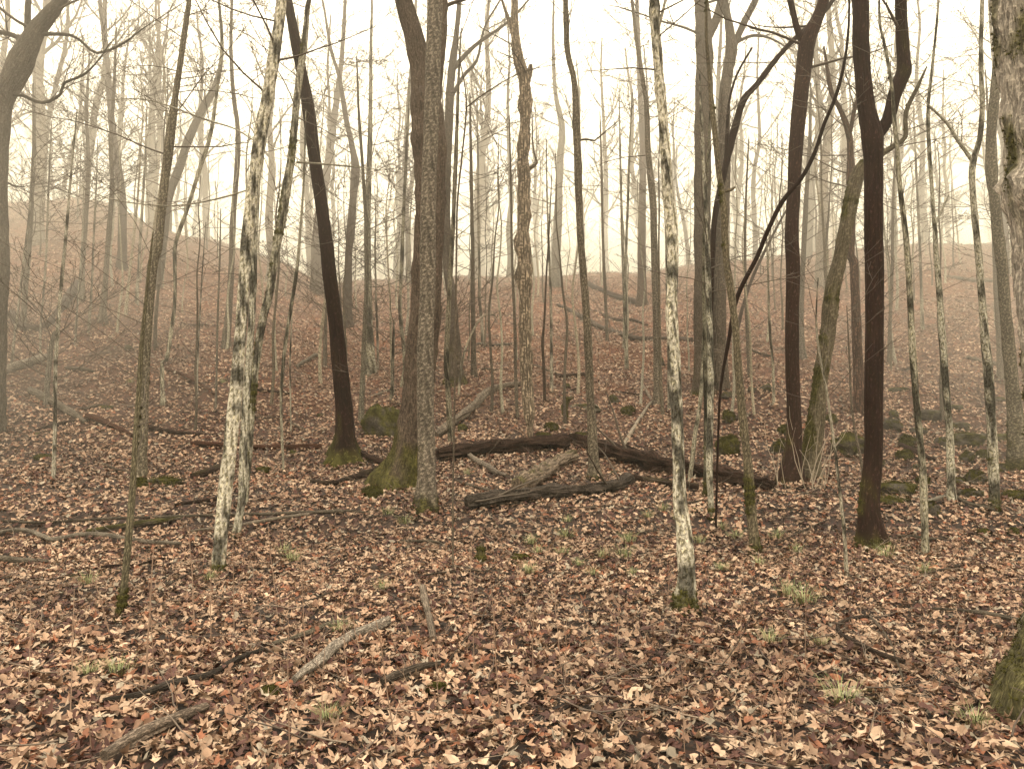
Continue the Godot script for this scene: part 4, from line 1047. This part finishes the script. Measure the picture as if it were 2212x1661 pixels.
	lying(L, "sunken red-brown log uphill left of the clumped birches", "log", "wood", RUST, [357, 797, 7, 385, 806, 9, 410, 818, 9, 438, 834, 8, 472, 856, 5], {"twigs": 2})
	lying(L, "dark lichened log behind the arching sapling", "log", "mottle", Color(0.143, 0.121, 0.099), [1032, 742, 6, 1060, 745, 8, 1090, 744, 8, 1118, 742, 5], {})
	lying(L, "dark log right of the dead trunk's peeling middle", "log", "wood", WET, [1200, 812, 7, 1230, 812, 10, 1262, 808, 10], {})
	lying(L, "dark slope log at the right between the pale birches", "log", "wood", DRIFT, [2090, 770, 6, 2112, 776, 9, 2140, 782, 9, 2170, 790, 6], {})
	lying(L, "grey log across the far right slope below the crest", "log", "wood", DRIFT, [2040, 596, 6, 2075, 600, 9, 2110, 604, 10, 2150, 606, 7], {"twigs": 3})
	lying(L, "leaning dark log right of the dark forked tree", "log", "wood", WET, [1946, 964, 10, 1975, 978, 12, 2000, 990, 11, 2018, 997, 8], {"lift": 1.2})
	lying(B, "pale fallen limb at the foot of the pale right birch", "branch", "wood", Color(0.432, 0.389, 0.324), [1992, 1092, 6, 2015, 1086, 9, 2035, 1080, 10, 2062, 1072, 8], {})
	lying(B, "grey stick running downhill right of the pale right birch", "branch", "wood", DRIFT, [2066, 1078, 6, 2090, 1092, 8, 2120, 1100, 7, 2150, 1108, 5], {"twigs": 1})
	# smaller wood, everywhere on the leaves
	for q in [[470, 1212, 60, 0.08, 5], [600, 1210, 50, -0.1, 6], [330, 1225, 80, 0.2, 5], [240, 1232, 46, 0.04, 8], [980, 1250, 150, 0.06, 4], [910, 1180, 90, -0.06, 6], [1390, 1160, 110, 0.12, 3.5], [1730, 1160, 110, 0.5, 4], [1700, 1110, 120, -0.04, 4], [560, 905, 80, 0.1, 5], [640, 920, 60, -0.3, 4], [1250, 1100, 170, 0.03, 3.5], [1060, 1092, 150, -0.03, 3], [850, 1125, 120, -0.04, 4], [760, 1110, 80, -0.12, 5], [1490, 1096, 120, 0.12, 4], [1640, 1070, 130, 0.02, 4], [1780, 1072, 100, -0.05, 3], [2150, 1180, 110, 0.06, 4], [2060, 1240, 130, 0.2, 4], [1990, 1170, 100, -0.04, 6], [2140, 1530, 100, -0.06, 4], [2060, 1500, 90, -0.4, 3], [400, 1260, 120, 0.5, 3], [300, 1300, 90, 0.4, 3.5], [150, 1260, 110, 0.1, 3], [1110, 1500, 140, 0.02, 3], [1500, 1480, 90, -0.3, 3], [1450, 1290, 80, -0.5, 2.5], [1000, 1410, 90, 1.2, 3], [700, 1300, 110, 0.3, 2.5], [330, 1130, 70, -0.3, 3], [860, 880, 60, 0.4, 5], [1600, 900, 70, 0.2, 5], [1640, 760, 60, -0.3, 6], [1950, 800, 60, 0.2, 5], [540, 770, 50, 0.1, 5], [420, 700, 60, -0.1, 5], [120, 920, 90, 0.2, 7], [200, 880, 60, 0.1, 8], [170, 800, 60, -0.1, 9], [260, 1020, 70, -0.4, 6], [1230, 850, 80, 0.3, 5], [1180, 800, 60, -0.3, 6], [1060, 800, 60, 0.05, 5], [1350, 850, 60, -0.1, 4]]:
		var lx: float = q[2] * 0.5
		var dy: float = lx * q[3]
		lying(S, where("dark fallen stick" if q[4] > 4.5 else "thin twiggy stick", q[0], q[1]), "stick", "wood", [WET, DRIFT, Color(0.198, 0.154, 0.121)][int(q[0]) % 3], [q[0] - lx, q[1] + dy + rng.randf_range(-3, 3), q[4] * 0.6, q[0] - lx * 0.4, q[1] + dy * 0.3 - rng.randf_range(-4, 4), q[4], q[0] + lx * 0.35, q[1] - dy * 0.5 + rng.randf_range(-4, 4), q[4], q[0] + lx, q[1] - dy, q[4] * 0.5], {"group": "small sticks lying on the leaves", "twigs": 1 if q[2] > 75 else 0, "lift": 1.1})
	# broken stumps
	tree("low rotten stump with a mossy foot in the near leaves", "wood", Color(0.22, 0.165, 0.132), [1037, 1222, 24, 1038, 1205, 22, 1040, 1185, 16, 1043, 1168, 8], {"name": "stump", "category": "stump", "ends": true, "tip": 0.3, "moss": 0.9, "moss_height": 0.2, "lump": 0.25, "flare": 0.3})
	tree("mossy rotten stump beside the mossy-footed leaning trunk", "wood", Color(0.165, 0.138, 0.0935), [722, 985, 30, 724, 970, 26, 727, 955, 18, 730, 945, 10], {"name": "stump", "category": "stump", "ends": true, "tip": 0.3, "moss": 1.2, "moss_height": 0.5, "lump": 0.25, "flare": 0.5})
	tree("arching mossy root stump left of the tree before the log", "wood", Color(0.198, 0.154, 0.11), [1222, 905, 12, 1219, 880, 14, 1228, 862, 12, 1240, 858, 8], {"name": "stump", "category": "stump", "ends": true, "moss": 1.0, "moss_height": 0.6, "lump": 0.2})

func rocks() -> void:
	rock("big mossy boulder behind the twin trunk", 823, 908, 92, 68, {"moss": 0.55, "name": "boulder", "category": "boulder"})
	rock("flat mossy slab rock right of the dark forked tree", 1946, 1054, 92, 42, {"moss": 0.35, "flat": 0.6})
	rock("low green slab in front of the flat mossy slab", 1936, 1084, 88, 16, {"moss": 0.7, "flat": 0.5})
	rock("dark wet boulder hidden behind the dark forked tree", 1850, 962, 84, 50, {"moss": 0.25, "tint": Color(0.10, 0.085, 0.07)})
	rock("grey flat-topped rock behind the thin curving birch", 2012, 896, 66, 30, {"moss": 0.1, "flat": 0.55})
	rock("wide mossy ledge rock between the right-hand birches", 2100, 945, 88, 40, {"moss": 0.35, "flat": 0.6})
	rock("bright mossy rock patch behind the olive tree", 1577, 964, 48, 46, {"moss": 0.8})
	rock("flat pale-topped slab behind the tree before the log", 1266, 876, 66, 26, {"moss": 0.15, "flat": 0.5, "tint": Color(0.24, 0.22, 0.18)})
	rock("small green stone at the foot of the tall left tree", 300, 1046, 26, 24, {"moss": 0.7})
	rock("long mossy stone right of the tall left tree", 346, 1040, 76, 25, {"moss": 0.4, "flat": 0.6})
	rock("mossy hump in front of the twin trunk's foot", 803, 1064, 46, 26, {"moss": 0.75})
	rock("bright green moss clump in the near left leaves", 579, 1502, 40, 26, {"moss": 1.0, "green": Color(0.12, 0.15, 0.025)})
	rock("little moss pad under the near middle limb", 942, 1490, 36, 16, {"moss": 1.0})
	for q in [[998, 926, 22, 18, 0.7], [1177, 944, 42, 20, 0.5], [1191, 922, 32, 18, 0.6], [1252, 943, 32, 18, 0.6], [1328, 864, 24, 18, 0.4], [1359, 888, 32, 20, 0.5], [1577, 900, 32, 28, 0.5], [1580, 851, 36, 16, 0.2], [1628, 842, 24, 14, 0.1], [1429, 783, 22, 20, 0.3], [1224, 834, 18, 12, 0.4], [1328, 1021, 18, 11, 0.5], [1503, 1100, 24, 12, 0.5], [1935, 896, 26, 20, 0.0], [1936, 919, 38, 28, 0.1], [1966, 956, 36, 28, 0.6], [2040, 955, 34, 22, 0.0], [1949, 840, 44, 13, 0.5], [2097, 988, 32, 24, 0.2], [2117, 1032, 40, 30, 0.2], [2103, 1066, 52, 25, 0.0], [2019, 1104, 36, 36, -0.1], [2174, 1014, 32, 20, 0.2], [2160, 862, 30, 14, 0.5], [275, 752, 18, 12, 0.3], [221, 879, 32, 12, 0.5], [87, 987, 34, 10, 0.7], [77, 938, 14, 8, 0.6], [1124, 1206, 40, 16, 0.5], [1690, 968, 40, 34, 0.3], [1800, 905, 30, 20, 0.5], [1660, 838, 30, 16, 0.2], [690, 896, 18, 9, 0.5], [630, 978, 20, 12, 0.6], [565, 1015, 30, 14, 0.6], [2070, 880, 30, 14, 0.4], [2130, 1150, 30, 12, 0.8], [2196, 1150, 26, 14, 0.3], [1985, 1010, 22, 14, 0.1], [2060, 1020, 26, 14, 0.3], [1905, 1000, 24, 18, 0.2], [2080, 920, 50, 22, 0.3], [1990, 930, 40, 20, 0.1], [2140, 985, 44, 24, 0.4], [2190, 945, 60, 30, 0.6], [1960, 985, 40, 22, 0.5], [2075, 1040, 40, 20, 0.1], [2000, 1040, 30, 18, 0.3], [2200, 1070, 50, 26, 0.4], [1700, 930, 34, 22, 0.4], [1770, 880, 40, 20, 0.3], [1890, 870, 26, 10, 0.5]]:
		rock(where("small mossy rock" if q[4] > 0.35 else "small grey rock", q[0], q[1]), q[0], q[1], q[2], q[3], {"moss": q[4] - 0.05, "flat": 0.65 if q[2] > 1.9 * q[3] else 0.0, "group": "small rocks among the leaves"})

func grass() -> void:
	var gm := StandardMaterial3D.new()
	gm.vertex_color_use_as_albedo = true
	gm.roughness = 0.6
	var tufts := []
	for k in 4: tufts.append(tuft_mesh(700 + k))
	var n := 0
	for q in [[1222, 1168, 1.0], [1358, 1178, 1.3], [1144, 1182, 1.1], [1161, 1202, 1.0], [1141, 1246, 0.9], [1351, 1212, 1.2], [1300, 1212, 1.1], [1280, 1250, 0.8], [1226, 1134, 1.0], [1433, 1110, 1.2], [1365, 1250, 0.8], [1817, 1530, 0.9], [1739, 1312, 1.2], [1701, 1295, 1.0], [2112, 1584, 0.7], [1664, 1400, 0.8], [1773, 1406, 0.7], [1915, 1210, 1.1], [1997, 1247, 0.9], [187, 1470, 0.9], [254, 1470, 0.9], [190, 1270, 1.0], [451, 1262, 0.8], [732, 1376, 0.8], [708, 1572, 0.6], [837, 1118, 1.0], [874, 1138, 1.1], [613, 1202, 0.9], [630, 1220, 1.0], [823, 1282, 0.8], [844, 1052, 1.3], [884, 1057, 1.3], [1400, 1125, 1.0], [1470, 1130, 1.0], [1560, 1150, 1.1], [1590, 1170, 1.0], [1680, 1170, 1.0], [1720, 1200, 0.9], [1640, 1230, 0.8], [1215, 1205, 0.9], [1250, 1230, 0.8], [1510, 1180, 0.9], [1560, 1240, 0.9], [1010, 1030, 1.0], [300, 815, 1.2], [280, 830, 1.2], [480, 830, 1.2], [1560, 780, 1.4]]:
		var p := hit(q[0], q[1])
		var o := MeshInstance3D.new()
		o.name = numbered("grass_tuft")
		o.mesh = tufts[n % 4]
		o.material_override = gm
		add_child(o, true)
		o.position = p + Vector3(0, 0.045, 0)
		o.rotation.y = rng.randf() * TAU
		o.scale = Vector3.ONE * q[2] * rng.randf_range(0.65, 1.05)
		o.set_meta("label", where("pale green grass tuft", q[0], q[1]))
		o.set_meta("category", "grass tuft")
		o.set_meta("group", "grass tufts among the fallen leaves")
		n += 1

# whip-thin stems that stand up out of the near leaves, and the shoots round the black tree
func stems() -> void:
	var list := [[312, 1518, 1180, 6, 20], [332, 1450, 1250, 3, -4], [860, 1640, 1330, 5, -45], [800, 1560, 1330, 4, -40], [1080, 1560, 1250, 4, -20], [1025, 1450, 1180, 3, -10], [550, 1650, 1440, 4, -14], [625, 1640, 1330, 4, 6], [660, 1450, 1180, 4, -6], [600, 1340, 1130, 3, -30], [420, 1360, 1140, 4, -16], [455, 1400, 1200, 3, 0], [505, 1380, 1170, 3, -4], [540, 1420, 1220, 3, 4], [750, 1500, 1290, 3, -20], [690, 1600, 1400, 3, 6], [905, 1620, 1440, 3, -14], [950, 1580, 1400, 3, -8], [1220, 1490, 1340, 3, 6], [1150, 1480, 1310, 4, 2], [1215, 1470, 1260, 3.5, -18], [1330, 1480, 1250, 3, 10], [1480, 1640, 1430, 3, -10], [1625, 1650, 1490, 3.5, 20], [1690, 1620, 1400, 3, -14], [1600, 1420, 1230, 3, 6], [1740, 1440, 1260, 3, -10], [1860, 1330, 1180, 3, 8], [2000, 1420, 1300, 3, 4], [1900, 1640, 1480, 3, -8], [1720, 1650, 1500, 3, -12], [150, 1560, 1280, 4, -14], [60, 1520, 1290, 3, -16], [240, 1380, 1230, 4, -30], [200, 1640, 1470, 3, 8], [1010, 1330, 1140, 2.5, 12], [1440, 1330, 1190, 2.5, 6], [940, 1450, 1340, 3, 12], [385, 1540, 1380, 3, -6], [2120, 1480, 1340, 3, -6]]
	for q in list:
		var p := hit(q[0], q[1])
		var d := -p.z
		var a := Acc.new()
		var pts := PackedVector3Array()
		var drift := rng.randf_range(-0.15, 0.15)
		for k in 8:
			var t := k / 7.0
			var w := at_depth(q[0] + q[4] * t + rng.randf_range(-2.5, 2.5) * t, lerpf(q[1] + 6, q[2], t), d)
			pts.append(w - p + Vector3(0, 0, drift * t))
		var r := maxf(0.0022, q[3] * 0.5 * reach(p) * 0.8)
		rod(a, pts, r, r * 0.45, 5, Color(0.20, 0.13, 0.095))
		var root := thing("seedling_stem", where("thin bare seedling stem", q[0], q[1]), "seedling", p, "thin seedling stems in the near leaves")
		part("stem", a, bark["twig"], root)
		for k in 2:
			var c := Acc.new()
			grow(c, pts[4 + k], Vector3(rng.randf_range(-1, 1), 0.9, rng.randf_range(-1, 1)).normalized(), rng.randf_range(0.12, 0.3), r * 0.5, 1, 2, Color(0.17, 0.11, 0.08), 0.0016)
			part("branch", c, bark["twig"], root)
	for k in 16:
		var x := rng.randf_range(1670, 1800)
		var p := hit(x, rng.randf_range(1046, 1062))
		var a := Acc.new()
		grow(a, Vector3.ZERO, Vector3(rng.randf_range(-0.3, 0.3), 1.0, rng.randf_range(-0.2, 0.2)).normalized(), rng.randf_range(0.6, 1.4), 0.009, 1, 2, Color(0.27, 0.22, 0.175), 0.003, 0.05, 0.3)
		whole("basal_shoot", "thin pale shoot springing up at the black tree's foot", "shoot", a, bark["twig"], p, "thin pale shoots round the black tree's foot")
	# tangled brush on the middle slope
	for q in [[1300, 740, 1.0], [1350, 720, 1.1], [1240, 750, 0.9], [1250, 640, 1.0], [1640, 690, 1.0], [1610, 640, 1.0], [1790, 650, 1.0], [1440, 690, 0.9], [1080, 700, 0.8], [640, 610, 0.9]]:
		var p := hit(q[0], q[1])
		var root := thing("brush", where("leafless tangled brush", q[0], q[1]), "shrub", p, "tangles of bare brush on the slope")
		for k in 4:
			var c := Acc.new()
			var an := rng.randf() * TAU
			grow(c, Vector3(rng.randf_range(-0.4, 0.4), -0.05, rng.randf_range(-0.4, 0.4)), Vector3(cos(an) * 0.7, 1.0, sin(an) * 0.7).normalized(), rng.randf_range(1.6, 3.4) * q[2], 0.012, 0, 2, Color(0.12, 0.095, 0.078), 0.0045, 0.0, 0.8)
			part("branch", c, bark["twig"], root)

# ---------------------------------------------------------------- leaves and grass
func leaf_mesh(shape: String, seed_: int, rich: bool) -> ArrayMesh:
	var r := RandomNumberGenerator.new()
	r.seed = seed_
	var rim := PackedVector2Array()
	if shape == "maple":      # five pointed lobes
		var lobes := [[-2.35, 0.55], [-1.15, 0.9], [0.0, 1.0], [1.15, 0.9], [2.35, 0.55]]
		for k in 5:
			var an: float = lobes[k][0] * 0.92
			var ln: float = lobes[k][1] * r.randf_range(0.88, 1.08)
			rim.append(Vector2.from_angle(PI / 2 - an + 0.28) * ln * 0.62)
			if rich: rim.append(Vector2.from_angle(PI / 2 - an + 0.16) * ln * 0.68)
			rim.append(Vector2.from_angle(PI / 2 - an) * ln)
			if rich: rim.append(Vector2.from_angle(PI / 2 - an - 0.16) * ln * 0.68)
			rim.append(Vector2.from_angle(PI / 2 - an - 0.28) * ln * 0.62)
			if k < 4: rim.append(Vector2.from_angle(PI / 2 - (an + lobes[k + 1][0] * 0.92) * 0.5) * 0.36)
		rim.append(Vector2(0.0, -0.16))
	elif shape == "oak":
		for sgn in [1.0, -1.0]:
			for k in 7:
				var y: float = lerpf(-0.9, 0.95, k / 6.0) * sgn * -1.0
				var wd: float = (0.46 if k % 2 == 1 else 0.2) * (1.0 - 0.25 * absf(y)) * r.randf_range(0.85, 1.15)
				rim.append(Vector2(wd * sgn, y))
	else:                     # beech, pointed oval
		for k in 12:
			var an2 := TAU * k / 12.0
			rim.append(Vector2(cos(an2) * 0.42 * (1.0 - 0.15 * sin(an2)), sin(an2) * 0.95))
	var n := rim.size()
	var cup := r.randf_range(-0.2, 0.6)
	var fold := r.randf_range(0.0, 0.65)
	var twist := r.randf_range(-0.45, 0.45)
	var wave := r.randf_range(0.05, 0.16)
	var ph := r.randf() * TAU
	var st := SurfaceTool.new()
	st.begin(Mesh.PRIMITIVE_TRIANGLES)
	st.set_smooth_group(0)
	var z := func(p: Vector2) -> Vector3:
		return Vector3(p.x, cup * p.length_squared() + fold * absf(p.x) + twist * p.x * p.y + wave * sin(p.x * 5.0 + p.y * 4.0 + ph) - 0.1, p.y) * 0.5
	var rings := [0.0, 0.55, 1.0] if rich else [0.0, 1.0]
	var shade := func(p: Vector2) -> Color:
		var l := 1.0 - 0.22 * exp(-absf(p.x) * 9.0) + 0.12 * sin(p.y * 7.0 + ph)
		return Color(clampf(l * 0.9, 0, 1), clampf(l * 0.88, 0, 1), clampf(l * 0.86, 0, 1))
	for q in rings.size() - 1:
		for k in n:
			var p0: Vector2 = rim[k] * rings[q]
			var p1: Vector2 = rim[(k + 1) % n] * rings[q]
			var p2: Vector2 = rim[k] * rings[q + 1]
			var p3: Vector2 = rim[(k + 1) % n] * rings[q + 1]
			for p in ([p0, p2, p3] if q == 0 else [p0, p2, p3, p0, p3, p1]):
				st.set_color(shade.call(p))
				st.add_vertex(z.call(p))
	if rich:                  # the stalk
		var s0 := Vector2(0.0, -0.16)
		for p3d in [Vector3(-0.008, 0, -0.08), Vector3(0.008, 0, -0.08), Vector3(0.03 * twist, 0.08, -0.42)]:
			st.set_color(Color(0.5, 0.42, 0.38))
			st.add_vertex(p3d)
	st.index()
	st.generate_normals()
	return st.commit()

func leaf_color() -> Color:
	var t := rng.randf()
	var c: Color
	if t < 0.28: c = Color(0.49, 0.325, 0.23)
	elif t < 0.48: c = Color(0.26, 0.148, 0.098)
	elif t < 0.65: c = Color(0.62, 0.455, 0.34)
	elif t < 0.88: c = Color(0.10, 0.040, 0.031)
	elif t < 0.955: c = Color(0.30, 0.12, 0.065)
	else: c = Color(0.42, 0.36, 0.29)
	return c * rng.randf_range(0.45, 0.82)

func leaf_pose(x: float, z: float, size: float, wild: float) -> Transform3D:
	var up := slope(x, z)
	up = (up + Vector3(rng.randf_range(-1, 1), 0, rng.randf_range(-1, 1)) * wild).normalized()
	if rng.randf() < 0.3: up = -up
	var side_ := up.cross(Vector3(rng.randf_range(-1, 1), rng.randf_range(-1, 1), rng.randf_range(-1, 1))).normalized()
	var b := Basis(side_, up, side_.cross(up)) * size
	return Transform3D(b, Vector3(x, ground(x, z) + rng.randf_range(0.0, 0.065), z))

func lay_leaves(ground_node: Node3D) -> void:
	var mat := StandardMaterial3D.new()
	mat.vertex_color_use_as_albedo = true
	mat.roughness = 0.6
	mat.metallic_specular = 0.35
	var rich := []
	for k in 6: rich.append(leaf_mesh("maple", 100 + k, true))
	for k in 2: rich.append(leaf_mesh("oak", 200 + k, true))
	rich.append(leaf_mesh("beech", 301, true))
	var plain := []
	for k in 4: plain.append(leaf_mesh("maple", 400 + k, false))
	plain.append(leaf_mesh("oak", 501, false))
	plain.append(leaf_mesh("beech", 601, false))
	var near := []
	var all := {}
	var zones := [[2.6, 6.5, 520.0, 0.06, 0.15], [6.5, 11.0, 440.0, 0.06, 0.135], [11.0, 18.0, 250.0, 0.07, 0.145], [18.0, 30.0, 200.0, 0.085, 0.14], [30.0, 46.0, 90.0, 0.10, 0.165], [46.0, 75.0, 32.0, 0.14, 0.22]]
	for zn in zones:
		var d0: float = zn[0]
		var d1: float = zn[1]
		var area := 0.85 * (d1 * d1 - d0 * d0) + 2.4 * (d1 - d0)
		for k in int(area * zn[2]):
			var d := sqrt(lerpf(d0 * d0, d1 * d1, rng.randf()))
			var x := rng.randf_range(-1.0, 1.0) * (0.85 * d + 1.2)
			var bare := nz.get_noise_2d(x * 0.5 + 90.0, d * 0.5)
			if bare < -0.45 and d > 11.0 and rng.randf() < 0.5: continue
			var pose := leaf_pose(x, -d, rng.randf_range(zn[3], zn[4]), 0.5)
			var col := leaf_color() * (1.0 + 0.35 * nz.get_noise_2d(x * 0.35, d * 0.35 + 50.0))
			var which := rng.randi_range(0, 8 if d < 11.0 else 5)
			if d < 5.2 and d > 3.9:
				var px := to_px(pose.origin)
				if px.x > 20 and px.x < 2190 and px.y < 1650 and pose.origin.y - ground(x, -d) > 0.042:
					near.append([pose.basis.x.length() / d, which, pose, col])
					continue
			var key := [d < 11.0, which]
			if not all.has(key): all[key] = []
			all[key].append([pose, col])
	# leaves drifted against the feet of the trunks
	for ft in feet:
		var fd: float = -ft[0].z
		if fd > 24.0: continue
		for k in int(14 + ft[1] * 130.0):
			var an := rng.randf() * TAU
			var rr: float = ft[1] * rng.randf_range(0.95, 1.5) + rng.randf_range(0.0, 0.10)
			var ps := leaf_pose(ft[0].x + cos(an) * rr, ft[0].z + sin(an) * rr, rng.randf_range(0.085, 0.14), 0.9)
			ps.origin.y += 0.09 * exp(-(rr - ft[1]) * 9.0) * rng.randf()
			var ky := [fd < 11.0, rng.randi_range(0, 5)]
			if not all.has(ky): all[ky] = []
			all[ky].append([ps, leaf_color()])
	near.sort_custom(func(a, b): return a[0] > b[0])
	var tints := []
	for k in 14:
		var m := mat.duplicate()
		m.albedo_color = Color(leaf_color().linear_to_srgb(), 1.0)
		tints.append(m)
	for k in near.size():
		if k < 300:
			var o := MeshInstance3D.new()
			o.name = "leaf"
			o.mesh = rich[near[k][1]]
			o.material_override = tints[k % 14]
			ground_node.add_child(o, true)
			o.transform = near[k][2]
		else:
			all[[true, near[k][1]]].append([near[k][2], near[k][3]])
	for key in all:
		var mm := MultiMesh.new()
		mm.transform_format = MultiMesh.TRANSFORM_3D
		mm.use_colors = true
		mm.mesh = rich[key[1]] if key[0] else plain[key[1]]
		var list: Array = all[key]
		mm.instance_count = list.size()
		for k in list.size():
			mm.set_instance_transform(k, list[k][0])
			mm.set_instance_color(k, list[k][1])
		var mi := MultiMeshInstance3D.new()
		mi.name = "leaf_litter"
		mi.multimesh = mm
		mi.material_override = mat
		mi.set_meta("kind", "stuff")
		ground_node.add_child(mi, true)

# broken twigs strewn through the leaves
func lay_twigs(ground_node: Node3D) -> void:
	for v in 3:
		var a := Acc.new()
		grow(a, Vector3(-0.5, 0, 0), Vector3(1, 0, 0), 1.0, 0.011, 1 if v == 0 else 2, 2, Color.WHITE, 0.006, 0.0, 0.5)
		var mm := MultiMesh.new()
		mm.transform_format = MultiMesh.TRANSFORM_3D
		mm.use_colors = true
		mm.mesh = a.mesh()
		mm.instance_count = 800
		for k in 800:
			var d := sqrt(lerpf(9.0, 900.0, pow(rng.randf(), 1.5)))
			var x := rng.randf_range(-0.85, 0.85) * (d + 1.0)
			var up := slope(x, -d)
			var t := up.cross(Vector3(rng.randf_range(-1, 1), 0, rng.randf_range(-1, 1))).normalized()
			t = (t + up * rng.randf_range(-0.12, 0.2)).normalized()
			var s := rng.randf_range(0.12, 0.6)
			mm.set_instance_transform(k, Transform3D(Basis(t, up, t.cross(up).normalized()) * s, Vector3(x, ground(x, -d) + rng.randf_range(0.04, 0.085), -d)))
			mm.set_instance_color(k, Color(0.05, 0.034, 0.026).lerp(Color(0.25, 0.19, 0.145), rng.randf() * rng.randf()))
		var mi := MultiMeshInstance3D.new()
		mi.name = "twig_litter"
		mi.multimesh = mm
		mi.material_override = bark["twig"]
		mi.set_meta("kind", "stuff")
		ground_node.add_child(mi, true)

func tuft_mesh(seed_: int) -> ArrayMesh:
	var r := RandomNumberGenerator.new()
	r.seed = seed_
	var a := Acc.new()
	for k in r.randi_range(45, 95):
		var an := r.randf() * TAU
		var out := Vector3(cos(an), 0, sin(an))
		var across := Vector3(-out.z, 0, out.x)
		var ln := r.randf_range(0.1, 0.24)
		var lean := r.randf_range(0.3, 1.0)
		var p0 := out * r.randf_range(0.0, 0.13)
		var col := Color(0.17, 0.21, 0.075).lerp(Color(0.36, 0.33, 0.18), r.randf() * r.randf()) * r.randf_range(0.6, 1.1)
		col.a = 1.0
		var s := a.v.size()
		for j in 5:
			var t := j / 4.0
			var p := p0 + out * ln * lean * t * t + Vector3(0, ln * (t - 0.55 * lean * t * t), 0)
			var w := 0.0024 * (1.0 - 0.85 * t)
			for sg in [-1.0, 1.0]:
				a.v.append(p + across * w * sg)
				a.n.append((Vector3.UP * 0.6 - out * 0.5).normalized())
				a.uv.append(Vector2.ZERO)
				a.c.append(col)
		for j in 4:
			var q := s + j * 2
			a.i.append_array([q, q + 2, q + 1, q + 1, q + 2, q + 3])
	return a.mesh()
